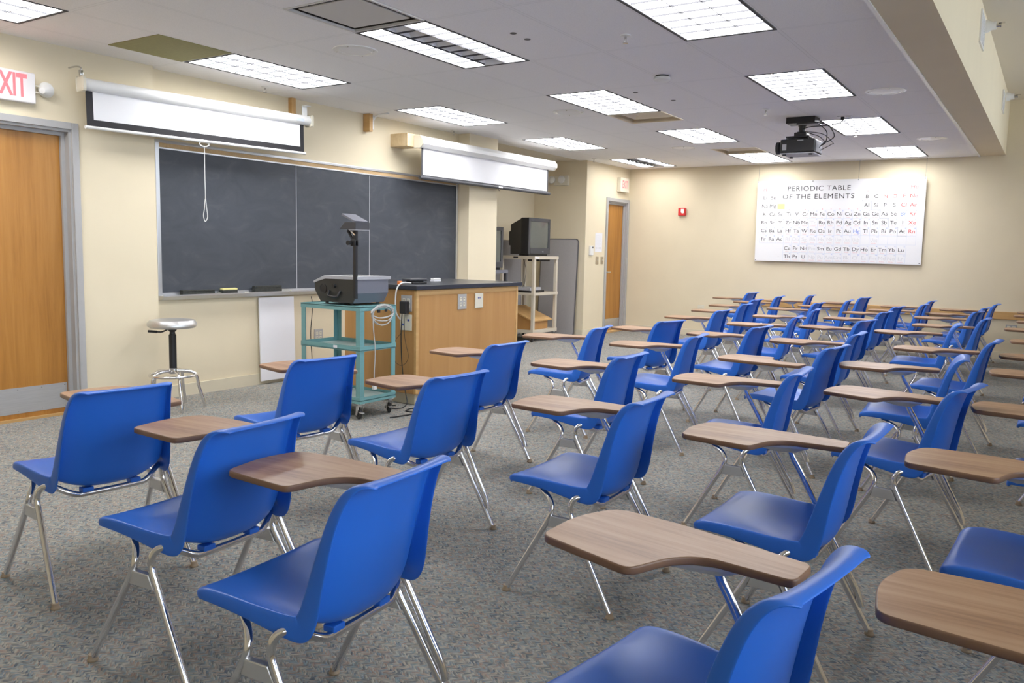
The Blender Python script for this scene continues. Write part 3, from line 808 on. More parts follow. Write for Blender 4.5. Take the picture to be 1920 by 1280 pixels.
def caster(x, y, rot, par, h=.125, r=.042, brake=True):
    M0 = Matrix.Translation((x, y, 0)) @ Matrix.Rotation(rot, 4, 'Z')
    f = MB(); f.box(-.028, .028, -.028, .028, h-.006, h, .002, M=M0)
    f.lathe([(0, h-.006), (.02, h-.006), (.018, h-.022), (0, h-.022)], 14, M=M0)
    for s in (-1, 1): f.prism([(.022, h-.02), (-.022, h-.02), (-.034, r-.01), (-.012, r-.012)], *sorted((s*.019, s*.022)), 'y', M=M0)
    c = f.obj('caster', 'brushed_steel', par, True)
    w = MB(); w.lathe([(0, -.015), (r*.45, -.015), (r*.5, -.011), (r*.86, -.011), (r, -.006), (r, .006), (r*.86, .011), (r*.5, .011), (r*.45, .015), (0, .015)], 24, M=M0 @ Matrix.Translation((-.02, 0, r)) @ Matrix.Rotation(PI/2, 4, 'X'))
    w.obj('wheel', 'rubber', c, True)
    if brake:
        k = MB(); k.box(.0, .05, -.014, .014, h*.42, h*.42+.006, .002, M=M0 @ Matrix.Translation((0, 0, 0))); k.obj('brake_pedal', 'brushed_steel', c)
for (x, y, r) in ((.03, .03, -1.9), (CW-.03, .03, -2.2), (.03, CL-.03, 2.4), (CW-.03, CL-.03, .6)): caster(x, y, r, t)
# overhead projector
t = thing('overhead_projector', 'dark gray overhead projector with lens head on a post, standing on the teal cart', 'overhead projector', (4.575, 4.465, .873))
L_, W_ = .47, .36
def ohp_ring(x, ins=0):
    return [(x, .045+ins, .012), (x, L_-.07-ins, .012), (x, L_-.005-ins, .10), (x, L_-.005-ins, .168), (x, L_-.12, .205), (x, .0+ins, .205), (x, 0+ins, .09)]
MB().loft([ohp_ring(.0), ohp_ring(W_-.02), [(W_, p[1]*.94+.014, p[2]*.96+.005) for p in ohp_ring(W_)]]).obj('body', 'gray_plastic', t, True, angle=25)
MB().loft([[(-.003, p[1], p[2]) for p in ohp_ring(0, .004)], [(0, p[1], p[2]) for p in ohp_ring(0, .004)]]).obj('side_panel', 'side_black', t)
b = MB(); b.prism([(-.008, .195), (L_-.125, .195), (L_+.003, .155), (L_+.003, .172), (L_-.118, .219), (-.008, .219)], -.008, W_+.008, 'x', .003); b.obj('lid', 'light_gray_plastic', t)
bx(.04, W_-.04, .03, L_-.17, .219, .2205).obj('stage_glass', 'lens_glass', t)
b = MB(); b.lathe([(0, .0), (.040, 0), (.040, .004), (.033, .005), (.030, .002), (0, .002)], 24, M=Matrix.Translation((-.003, L_-.10, .115)) @ Matrix.Rotation(-PI/2, 4, 'Y')); b.obj('speaker_vent', 'black_plastic', t, True)
b = MB(); b.lathe([(0, 0), (.016, 0), (.013, .02), (0, .02)], 16, M=Matrix.Translation((-.003, .24, .14)) @ Matrix.Rotation(-PI/2, 4, 'Y')); b.obj('focus_knob', 'black_plastic', t, True)
b = MB(); b.tube(catmull([(-.004, .30, .10), (-.02, .295, .075), (-.03, .285, .06), (-.03, .20, .055), (-.02, .185, .075), (-.004, .18, .10)], 4), .009, 10); b.obj('carry_handle', 'black_plastic', t, True)
bx(-.022, .003, .000, .028, .05, .60, .003).obj('post', 'black_plastic', t)
b = MB(); b.box(-.03, .012, .0, .05, .45, .50, .006); b.tube([(-.035, .045, .475), (-.06, .045, .475)], .018, 14); b.tube([(-.012, .03, .49), (-.012, .085, .565), (-.012, .06, .60)], .012, 8)
b.obj('post_clamp', 'black_plastic', t, True)
b = MB(); b.tube([(-.03, .0, .535), (-.03, .075, .585), (-.03, -.04, .592)], .006, 8); b.obj('tilt_lever', 'chrome', t, True)
HM = Matrix.Translation((-.012, .015, .585)) @ Matrix.Scale(.66, 4) @ Matrix.Translation((-.02, -.02, -.585))
b = MB(); b.prism([(.165, .573), (.0, .573), (-.095, .573), (-.095, .655), (.075, .655)], -.09, .14, 'x', .004, M=HM); b.obj('lens_head', 'dark_plastic', t)
b = MB(); b.box(-.088, .138, -.09, .02, .562, .573, .002, M=HM); b.obj('head_tray', 'light_gray_plastic', t)
b = MB(); b.prism([(-.075, .668), (.125, .752), (.135, .728), (-.065, .650)], -.085, .135, 'x', .003, M=HM); b.obj('mirror_flap', 'gray_plastic', t)
b = MB()
for (x, y) in ((.03, .09), (.03, .36), (.32, .09), (.32, .36)): b.lathe([(0, 0), (.014, 0), (.014, .012), (0, .012)], 12, (x, y, 0))
b.obj('foot', 'rubber', t)
# coiled cord hanging on the cart's right-hand rail
t = thing('extension_cord', 'gray power cord coiled over the teal cart top rail, plug dangling', 'cord', (4.70, 4.33, .80))
b = MB(); pts = []
for k in range(90):
    a = 2*PI*k/18; j = k//18
    pts.append((.125*math.cos(a)*(1-.03*j)+.008*math.sin(k*1.3), -.004+.0-.007*math.cos(a*2+j)-.006*(j % 3), .024+.045*math.sin(a)*(1+.18*j)+.010*j*math.cos(j)))
b.tube(pts, .0042, 7)
b.tube(catmull([(-.12, -.02, .02), (-.115, -.02, -.10), (-.095, -.02, -.26), (-.105, -.02, -.45), (-.10, -.02, -.52)], 5), .004, 7)
b.obj('cable', 'cable_gray', t, True)
MB().loft([[(-.10+sx*.006, -.02+sy*.006, -.515) for sx, sy in ((-1, -1), (1, -1), (1, 1), (-1, 1))], [(-.10+sx*.015, -.02+sy*.010, -.545) for sx, sy in ((-1, -1), (1, -1), (1, 1), (-1, 1))], [(-.10+sx*.016, -.02+sy*.011, -.565) for sx, sy in ((-1, -1), (1, -1), (1, 1), (-1, 1))]]).obj('plug', 'cable_white', t)
b = MB(); b.box(-.055, -.03, -.012, -.001, .02, .045); b.box(.03, .05, -.012, -.001, .025, .045); b.obj('cable_tie', 'black_plastic', t)
# thin black cord dropping behind the cart to the floor
tag(MB().tube(catmull([(5.02, 6.235, .815), (5.02, 6.22, .7), (5.0, 6.225, .45), (5.01, 6.22, .2), (4.99, 6.20, .012), (5.12, 6.1, .006), (5.3, 5.9, .006)], 5), .004, 6).obj('black_cable', 'cable_black', None, True, (.72, 0, 0)), 'thin black cable hanging down the wall behind the teal cart', 'cable')

# ------------------------------------------------------------------ demonstration bench
GX0, GX1, GY0, GY1, GZ = 5.205, 6.74, 4.415, 5.25, 1.012
t = thing('demonstration_bench', 'wooden demonstration bench with black top in front of the chalkboard', 'bench', (GX0, GY0, 0))
w, d = GX1-GX0, GY1-GY0
bx(.05, w-.05, .05, d-.05, 0, .10).obj('plinth', 'cove_base', t)
bx(.018, w-.018, .018, d-.018, .098, GZ-.035).obj('carcass', 'bench_maple', t)
bx(.035, w-.03, -.0, .018, .098, GZ-.085, .001).obj('front_panel', 'bench_maple', t)
b = MB(); b.box(0, .035, -.004, .02, .098, GZ-.04, .002); b.box(w-.03, w, -.004, .02, .098, GZ-.04, .002); b.box(.035, w-.03, -.003, .02, GZ-.085, GZ-.04, .002); b.obj('edge_trim', 'pine_x', t)
bx(0, .018, .02, d-.018, .098, GZ-.04, .001).obj('end_panel', 'bench_maple', t)
bx(w-.018, w, .02, d-.018, .098, GZ-.04, .001).obj('end_panel', 'bench_maple', t)
bx(-.03, w+.035, -.03, d+.03, GZ-.036, GZ, .004).obj('worktop', 'black_top', t)
plate('wall_socket', 'gray four-way socket on the bench front', 'socket', (5.83, GY0-.001, .855), 0, .125, .135, 'socket_gray', quad, 'wall sockets')
plate('data_plate', 'cream data plate on the bench front beside the socket', 'outlet', (6.085, GY0-.001, .855), 0, .125, .135, 'cream_plastic', [(-.015, .025, .012, .014), (.01, .025, .012, .014)], 'data outlet plates', 'blue_jack')
plate('wall_socket', 'upper gray socket on the bench end with a black adapter in it', 'socket', (GX0, GY0+.10, .86), -PI/2, .115, .135, 'socket_gray', quad, 'wall sockets')
plate('data_plate', 'lower cream data plate on the bench end under the adapter', 'outlet', (GX0, GY0+.105, .70), -PI/2, .125, .135, 'cream_plastic', [(.03, .02, .02, .018), (-.03, -.02, .02, .018)], 'data outlet plates', 'blue_jack')
t = thing('power_adapter', 'black power adapter plugged into the bench end, cord hanging to the floor', 'power adapter', (GX0-.012, GY0+.095, .83))
bx(-.05, 0, -.035, .035, -.055, .05, .008).obj('body', 'black_plastic', t)
b = MB()
b.tube(catmull([(-.03, .02, -.05), (-.03, .03, -.25), (-.025, .02, -.5), (-.03, -.02, -.7), (-.05, -.06, -.79), (-.11, -.07, -.824), (-.19, -.06, -.826), (-.21, .03, -.826), (-.14, .09, -.826), (-.08, .04, -.826)], 6), .0045, 6)
b.tube(catmull([(-.03, -.01, -.05), (-.03, -.01, -.25), (-.03, -.05, -.40), (-.03, -.02, -.47), (-.03, .05, -.49), (-.03, .13, -.42), (-.03, .10, -.30), (-.03, .03, -.22)], 6), .002, 6)
b.obj('cable', 'cable_black', t, True)
tag(MB().tube(catmull([(5.40, 4.64, GZ+.008), (5.30, 4.60, GZ+.014), (5.20, 4.575, GZ+.012), (5.150, 4.575, .985), (5.137, 4.58, .91), (5.14, 4.58, .80), (5.165, 4.57, .74), (5.19, 4.55, .715)], 6), .006, 8).obj('white_cable', 'cable_white', None, True), 'white cable looping from the bench top down its left end', 'cable')
t = thing('document_camera', 'flat black device lying on the bench top', 'device', (5.50, 4.68, GZ), -.1)
bx(-.085, .09, -.06, .06, 0, .014, .004).obj('base', 'black_plastic', t); bx(-.105, .10, -.055, .055, .024, .046, .008).obj('body', 'dark_plastic', t); bx(-.07, .07, -.035, .035, .014, .024).obj('hinge', 'black_plastic', t)
t = thing('whiteboard_eraser', 'small white eraser on the black bench top', 'eraser', (6.06, 4.90, GZ), .05)
bx(-.06, .06, -.02, .02, 0, .016, .003).obj('pad', 'paper', t); bx(-.058, .058, -.018, .018, .016, .030, .004).obj('body', 'white_plastic', t)
tag(bx(-.018, .018, -.014, .014, 0, .03, .004).obj('orange_cap', 'orange_plastic', None, False, (5.21, 4.60, GZ)), 'small orange cap on the left corner of the bench top', 'cap')
# cables on the floor by the cart
tag(MB().tube(catmull([(4.70, 4.24, .006), (4.95, 4.20, .006), (5.13, 4.28, .006), (5.08, 4.36, .006), (4.98, 4.32, .006), (5.00, 4.23, .006), (5.14, 4.21, .006), (5.17, 4.30, .006)], 6), .006, 7).obj('black_cable', 'cable_black', None, True), 'black cable looped on the carpet by the cart casters', 'cable')

# ------------------------------------------------------------------ alcove: TV carts, TVs, folded tables
t = thing('tv_cart', 'tall beige metal cart with shelves holding the big TV in the alcove', 'cart', (9.95, 6.24, 0))
w, d = .66, .60
for (x, y) in ((0, 0), (w, 0), (0, d), (w, d)): bx(*sorted((x, x+(.045 if x == 0 else -.045))), *sorted((y, y+(.045 if y == 0 else -.045))), .13, 1.20, .003).obj('post', 'beige_enamel', t)
for nm, z0, z1 in (('top_shelf', 1.20, 1.245), ('middle_shelf', .68, .72), ('bottom_shelf', .13, .18)):
    b = MB(); b.box(-.004, w+.004, -.004, d+.004, z1-.012, z1-.008)
    for (x0, x1, y0, y1) in ((-.006, w+.006, -.006, -.001), (-.006, w+.006, d+.001, d+.006), (-.006, -.001, -.001, d+.001), (w+.001, w+.006, -.001, d+.001)): b.box(x0, x1, y0, y1, z0, z1)
    b.obj(nm, 'beige_enamel', t)
bx(.27, .57, .09, .29, 1.168, 1.20, .004).obj('control_box', 'black_plastic', t)
bx(.0, .12, -.0075, -.006, 1.212, 1.232).obj('label_strip', 'paper', t); bx(-.0075, -.006, .28, .36, 1.212, 1.232).obj('label_plate', 'black_plastic', t)
for (x, y, r) in ((.03, .03, -2.2), (w-.03, .03, -2.0), (.03, d-.03, 2.0), (w-.03, d-.03, .7)): caster(x, y, r, t, .13, .05, False)
def crt(name, lab, x0, y0, z0, w, h, d, rot=0):
    t = thing(name, lab, 'television', (x0, y0, z0), rot, 'tube televisions in the alcove')
    fd = .14
    b = MB(); b.box(0, w, 0.012, fd, 0.03, h, .012); b.box(.04, w-.04, .02, fd+.05, 0, .04, .006)
    b.obj('cabinet', 'black_plastic', t, True)
    b = MB()
    def ring(y, a, lo, hi): return [(a, y, lo), (w-a, y, lo), (w-a, y, hi), (a, y, hi)]
    b.loft([ring(fd-.004, .006, .03, h-.01), ring(fd+.02, .02, .02, h-.02), ring(fd+.22, .07, .02, h-.10), ring(d-.09, .12, .02, h-.16), ring(d-.08, .13, .14, h-.17), ring(d, .15, .15, h-.20)])
    b.obj('rear_housing', 'black_plastic', t, True, angle=30)
    f = MB(); m = .05; zb = .115
    f.box(0, m, -.0, .012, .03, h, .003); f.box(w-m, w, 0, .012, .03, h, .003); f.box(m, w-m, 0, .012, h-m, h, .003); f.box(m, w-m, -.004, .012, .03, zb, .003)
    f.obj('bezel', 'dark_plastic', t)
    n = 8; g = MB(); V = []
    for i in range(n+1):
        for j in range(n+1):
            u, v = i/n*2-1, j/n*2-1
            V.append(g.bm.verts.new(((m+(w-2*m)*i/n), .006-.016*(1-u*u*.7)*(1-v*v*.7)+.006, zb+(h-m-zb)*j/n)))
    for i in range(n):
        for j in range(n): g.bm.faces.new((V[i*(n+1)+j], V[(i+1)*(n+1)+j], V[(i+1)*(n+1)+j+1], V[i*(n+1)+j+1]))
    g.obj('screen_glass', 'crt_glass', t, True)
    bx(w*.62, w*.68, -.006, -.003, .055, .07).obj('power_button', 'light_gray_plastic', t)
    return t
crt('television', 'big black tube television on the beige cart', 10.03, 6.40, 1.246, .60, .55, .44)
t = thing('tv_cart', 'dark gray cart half hidden behind the pilaster', 'cart', (8.86, 6.42, 0))
w, d = .675, .58
b = MB()
for (x, y) in ((0, 0), (w-.04, 0), (0, d-.04), (w-.04, d-.04)): bx(x, x+.04, y, y+.04, .12, 1.0).obj('post', 'dark_plastic', t)
bx(-.005, w+.005, -.005, d+.005, 1.0, 1.045, .003).obj('top_shelf', 'gray_plastic', t); bx(0, w, 0, d, .12, .16).obj('bottom_shelf', 'dark_plastic', t)
for (x, y, r) in ((.03, .03, -2.2), (w-.03, .03, -2.0), (.03, d-.03, 2.0), (w-.03, d-.03, .7)): caster(x, y, r, t, .12, .045, False)
crt('television', 'second black tube television half hidden behind the pilaster', 8.87, 6.46, 1.046, .60, .59, .44)
t = thing('media_player', 'silver media player on the middle shelf of the beige cart', 'media player', (10.03, 6.36, .713), .05)
bx(-.0, .34, 0, .22, .028, .075, .006).obj('case', 'light_gray_plastic', t); bx(.02, .42, -.01, .25, 0, .028, .003).obj('dock', 'black_plastic', t)
tag(MB().tube(catmull([(10.40, 6.72, 1.19), (10.32, 6.62, 1.05), (10.2, 6.56, .85), (10.12, 6.55, .79)], 5), .004, 6).obj('black_cable', 'cable_black', None, True), 'black cable hanging inside the beige TV cart', 'cable')

t = thing('tabletop_lectern', 'wooden tabletop lectern with sloped top on the lower cart shelf', 'lectern', (10.00, 6.30, .173))
b = MB(); b.prism([(0.03, 0), (.42, 0), (.42, .28), (.03, .13)], .03, .50, 'x'); b.obj('body', 'bench_maple', t)
b = MB(); b.prism([(-.02, .125), (-.02, .145), (.46, .325), (.46, .305)], 0, .54, 'x'); b.obj('sloped_top', 'pine', t)
def folded_table(lab, loc, rotz, tilt, w, h):
    t = thing('folding_table', lab, 'folding table', loc, rotz, 'folded gray tables in the alcove')
    t.rotation_euler = (tilt, 0, rotz)
    r = .045; pts = []
    for cx, cz, a0 in ((w/2-r, h-r, 0), (-w/2+r, h-r, 90), (-w/2+r, r, 180), (w/2-r, r, 270)):
        for k in range(7):
            a = math.radians(a0+15*k); pts.append((cx+r*math.cos(a), cz+r*math.sin(a)))
    MB().prism(pts, -.0, .022, 'y').obj('table_top', 'gray_laminate', t)
    MB().tube([(x, .011, z) for x, z in pts], .0125, 8, True).obj('edge_band', 'dark_edge', t, True)
    b = MB()
    for s in (-1, 1): b.tube(catmull([(s*w*.35, .035, .2), (s*w*.35, .035, h*.45), (s*w*.30, .035, h*.47), (-s*w*.0, .035, h*.47)], 4), .012, 8)
    b.obj('folded_legs', 'dark_plastic', t, True)
folded_table('gray folding table on end, leaning on the alcove side wall', (11.125, 6.57, 0.012), -PI/2, -.055, .66, 1.50)
folded_table('gray folding table behind the carts against the alcove back wall', (10.42, 6.99, 0.012), 0, -.02, .74, 1.45)

# ------------------------------------------------------------------ hanging projector
t = thing('ceiling_projector', 'black video projector hanging from the ceiling with tangled cables', 'projector', (8.66, 2.26, HC))
bx(-.10, .10, -.145, .14, -.062, 0, .004).obj('ceiling_plate', 'black_plastic', t)
bx(-.05, .09, -.17, .05, -.075, -.0625, .003).obj('cable_tray', 'light_gray_plastic', t)
b = MB(); b.lathe([(0, -.062), (.045, -.062), (.04, -.08), (.032, -.09), (.032, -.135), (.05, -.14), (.055, -.19), (0, -.19)], 18); b.obj('drop_pole', 'black_plastic', t, True)
b = MB(); b.box(-.07, .07, -.06, .06, -.19, -.15, .006); b.box(-.11, .11, -.10, .13, -.205, -.19, .003)
for (x, y) in ((-.1, -.09), (.1, -.09), (-.1, .12), (.1, .12)): b.tube([(x, y, -.20), (x, y, -.235)], .006, 8)
b.obj('mount_bracket', 'black_plastic', t, True)
body = bx(-.16, .16, -.17, .17, -.36, -.225, .012).obj('body', 'black_plastic', t)
bx(-.155, .155, -.165, .165, -.372, -.36, .004).obj('underside', 'light_gray_plastic', t)
bx(-.12, .13, -.176, -.168, -.35, -.24, .002).obj('connector_panel', 'gray_plastic', t)
b = MB(); b.lathe([(0, 0), (.05, 0), (.052, .02), (.062, .03), (.062, .06), (.05, .062), (.044, .05), (0, .05)], 24, M=Matrix.Translation((-.05, .17, -.30)) @ Matrix.Rotation(-PI/2, 4, 'X')); b.obj('lens', 'black_plastic', t, True)
bx(-.162, -.1595, .105, .145, -.335, -.275).obj('info_label', 'light_gray_plastic', t)
bx(-.162, -.1595, -.06, .0, -.245, -.237).obj('vent_badge', 'light_gray_plastic', t)
b = MB()
for (x, y) in ((-.13, .13), (.13, .13), (-.13, -.13)): b.lathe([(0, -.372), (.018, -.372), (.02, -.384), (0, -.386)], 12, (x, y, 0))
b.obj('foot', 'black_plastic', t)
random.seed(3)
for (a, c, r, sag) in (((.0, -.13, -.05), (-.02, -.19, -.29), .006, .09), ((.0, -.12, -.05), (.03, -.19, -.27), .007, .16), ((-.03, -.05, -.15), (-.05, -.19, -.31), .005, .12), ((-.03, -.03, -.14), (.0, -.19, -.33), .005, .20)):
    A, Cc = Vector(a), Vector(c)
    mid = [(A+(Cc-A)*f)+Vector((random.uniform(-.03, .03), -sag*math.sin(PI*f), random.uniform(-.03, .03))) for f in (.25, .5, .75)]
    MB().tube(catmull([A, *mid, Cc], 6), r*.75, 7).obj('cable', 'cable_black', t, True)
b = MB(); b.tube(catmull([(.06, -.375, -.02), (.055, -.36, -.06), (.02, -.26, -.085), (-.02, -.10, -.095), (-.03, -.02, -.11)], 6), .0045, 7); b.box(.045, .075, -.39, -.36, -.035, -.006, .003); b.obj('power_cable', 'cable_black', t, True)
t = thing('ceiling_outlet', 'small white power outlet in the ceiling behind the projector', 'outlet', (8.73, 1.865, HC))
bx(-.035, .035, -.07, .07, -.006, 0, .002).obj('cover_plate', 'white_plastic', t); bx(-.018, .018, -.05, -.01, -.009, -.006).obj('socket_face', 'cream_plastic', t)

# ------------------------------------------------------------------ periodic table
PW, PH = 2.35, 1.21
t = thing('periodic_table_poster', 'big white periodic table poster hanging on the end wall', 'poster', (XF-.055, 2.755, 1.85))
t.rotation_euler = (0, math.radians(-1.6), 0)
bx(-.006, .0, -PW/2, PW/2, -PH/2, PH/2).obj('board', 'poster_white', t)
def PM(u, v, off=-.0068):
    """poster coordinates: u from the left edge, v down from the top edge, as seen by the reader"""
    y, z = PW/2-u*PW, PH/2-v*PH
    return Matrix(((0, 0, 1, off), (-1, 0, 0, y), (0, 1, 0, z), (0, 0, 0, 1)))
inks = {k: MB() for k in ('ink_black', 'ink_gray', 'ink_red', 'ink_blue', 'ink_palered', 'ink_paleblue', 'ink_line')}
CU, CV = .0521, .1025
def cell_uv(c, r):
    if r >= 8: return .0520+CU*c, .836+CV*(r-8)
    return .0520+CU*c, .107+CV*r
def ink_rect(m, u0, u1, v0, v1):
    M = PM(0, 0); b = inks[m].bm
    P = [(M.translation.x, PW/2-u*PW, PH/2-v*PH) for u, v in ((u0, v0), (u0, v1), (u1, v1), (u1, v0))]
    b.faces.new([b.verts.new(p) for p in P])
EL = {}
def row_(r, c0, syms):
    for k, s in enumerate(syms.split()):
        if s != '-': EL[(c0+k, r)] = s
row_(0, 0, 'H'); row_(0, 17, 'He')
row_(1, 0, 'Li Be'); row_(1, 12, 'B C N O F Ne')
row_(2, 0, 'Na Mg'); row_(2, 12, 'Al Si P S Cl Ar')
row_(3, 0, 'K Ca Sc Ti V Cr Mn Fe Co Ni Cu Zn Ga Ge As Se Br Kr')
row_(4, 0, 'Rb Sr Y Zr Nb Mo Tc Ru Rh Pd Ag Cd In Sn Sb Te I Xe')
row_(5, 0, 'Cs Ba La Hf Ta W Re Os Ir Pt Au Hg Tl Pb Bi Po At Rn')
row_(6, 0, 'Fr Ra Ac Rf Db Sg Bh Hs Mt Uun Uuu Uub - Uuq')
row_(8, 3, 'Ce Pr Nd Pm Sm Eu Gd Tb Dy Ho Er Tm Yb Lu'); row_(9, 3, 'Th Pa U Np Pu Am Cm Bk Cf Es Fm Md No Lr')
RED = set('H N O F Cl He Ne Ar Kr Xe Rn'.split()); BLUE = {'Br', 'Hg'}
GRAY = set('Tc Rf Db Sg Bh Hs Mt Uun Uuu Uub Uuq Pm Np Pu Am Cm Bk Cf Es Fm Md No Lr'.split())
ORDER = 'H He Li Be B C N O F Ne Na Mg Al Si P S Cl Ar K Ca Sc Ti V Cr Mn Fe Co Ni Cu Zn Ga Ge As Se Br Kr Rb Sr Y Zr Nb Mo Tc Ru Rh Pd Ag Cd In Sn Sb Te I Xe Cs Ba La Ce Pr Nd Pm Sm Eu Gd Tb Dy Ho Er Tm Yb Lu Hf Ta W Re Os Ir Pt Au Hg Tl Pb Bi Po At Rn Fr Ra Ac Th Pa U Np Pu Am Cm Bk Cf Es Fm Md No Lr Rf Db Sg Bh Hs Mt Uun Uuu Uub'.split()
NUM = {s: i+1 for i, s in enumerate(ORDER)}; NUM['Uuq'] = 114
NAMES = dict(zip(ORDER, 'Hydrogen Helium Lithium Beryllium Boron Carbon Nitrogen Oxygen Fluorine Neon Sodium Magnesium Aluminum Silicon Phosphorus Sulfur Chlorine Argon Potassium Calcium Scandium Titanium Vanadium Chromium Manganese Iron Cobalt Nickel Copper Zinc Gallium Germanium Arsenic Selenium Bromine Krypton Rubidium Strontium Yttrium Zirconium Niobium Molybdenum Technetium Ruthenium Rhodium Palladium Silver Cadmium Indium Tin Antimony Tellurium Iodine Xenon Cesium Barium Lanthanum Cerium Praseodymium Neodymium Promethium Samarium Europium Gadolinium Terbium Dysprosium Holmium Erbium Thulium Ytterbium Lutetium Hafnium Tantalum Tungsten Rhenium Osmium Iridium Platinum Gold Mercury Thallium Lead Bismuth Polonium Astatine Radon Francium Radium Actinium Thorium Protactinium Uranium Neptunium Plutonium Americium Curium Berkelium Californium Einsteinium Fermium Mendelevium Nobelium Lawrencium Rutherfordium Dubnium Seaborgium Bohrium Hassium Meitnerium Ununnilium Unununium Ununbium'.split()))
NAMES['Uuq'] = 'Ununquadium'
lw = .0012
for (c, r), s in EL.items():
    u, v = cell_uv(c, r)
    ink = 'ink_red' if s in RED else 'ink_blue' if s in BLUE else 'ink_gray' if s in GRAY else 'ink_black'
    text_mesh(s, .074, PM(u, v), inks[ink].bm, 1.12 if len(s) < 3 else .75)
    text_mesh(str(NUM[s]), .018, PM(u+.018, v-.038), inks['ink_blue'].bm)
    nm = NAMES[s]
    text_mesh(nm, .017, PM(u, v+.038), inks['ink_palered'].bm, min(1., 8.5/len(nm)))
BLANK = [(12, 6), (14, 6), (15, 6), (16, 6), (17, 6)]
for (c, r) in list(EL)+BLANK:
    u, v = cell_uv(c, r); a, q = CU/2, CV/2
    ink_rect('ink_paleblue', u-a, u+a, v-q-lw, v-q+lw); ink_rect('ink_paleblue', u-a, u+a, v+q-lw, v+q+lw)
    ink_rect('ink_paleblue', u-a-lw*.5, u-a+lw*.5, v-q+lw, v+q-lw); ink_rect('ink_paleblue', u+a-lw*.5, u+a+lw*.5, v-q+lw, v+q-lw)
# dark stair line between metals and non-metals
for (c, r) in ((12, 1), (13, 2), (14, 3), (15, 4), (16, 5)):
    u, v = cell_uv(c, r); a, q = CU/2, CV/2
    ink_rect('ink_line', u-a-lw, u+a+lw, v+q-lw*1.6, v+q+lw*1.6)
    ink_rect('ink_line', u-a-lw, u-a+lw, v+q-CV if r > 1 else v+q-.01, v+q)
for c in range(18):
    r = 0 if c in (0, 17) else 1 if (c == 1 or c > 11) else 3
    u, v = cell_uv(c, r); text_mesh(str(c+1), .022, PM(u, v-.062), inks['ink_red'].bm)
for r in range(7):
    u, v = cell_uv(0, r); text_mesh(str(r+1), .02, PM(u-.037, v+.02), inks['ink_palered'].bm)
text_mesh('GROUP', .02, PM(.03, .03), inks['ink_gray'].bm)
text_mesh('*', .03, PM(.165, .845), inks['ink_gray'].bm); text_mesh('**', .03, PM(.155, .945), inks['ink_gray'].bm)
TI = MB(); text_mesh('PERIODIC TABLE', .10, PM(.386, .102), TI.bm, track=1.12, fit=.382*PW); text_mesh('OF THE ELEMENTS', .10, PM(.383, .200), TI.bm, track=1.15, fit=.436*PW)
TI.obj('title_lettering', 'ink_black', t)
for k, nm in (('ink_black', 'element_symbols'), ('ink_gray', 'faded_symbols'), ('ink_red', 'red_symbols'), ('ink_blue', 'blue_print'), ('ink_palered', 'element_names'), ('ink_paleblue', 'cell_lines'), ('ink_line', 'stair_line')):
    inks[k].obj(nm, k, t)
b = MB(); ML = PM(.158, .316, -.0072)
P = [ML @ Vector((x, y, 0)) for x, y in ((-.055, -.04), (.055, -.04), (.055, .04), (-.055, .04))]; b.poly(P); b.obj('sticky_note', 'yellow_note', t)
b = MB()
for (u, v) in ((.004, .01), (.35, .012), (.62, .012), (.992, .012), (.006, .985), (.99, .985)): b.lathe([(0, 0), (.007, 0), (.006, .004), (0, .004)], 10, M=PM(u, v, -.0065))
b.obj('grommets', 'gasket', t)
b = MB()
for u in (.004, .62, .992): b.tube([(-.003, PW/2-u*PW, PH/2-.01), (-.01, PW/2-u*PW-.01, HC-1.85-.002)], .0022, 6)
b.obj('hanging_wire', 'wire', t)

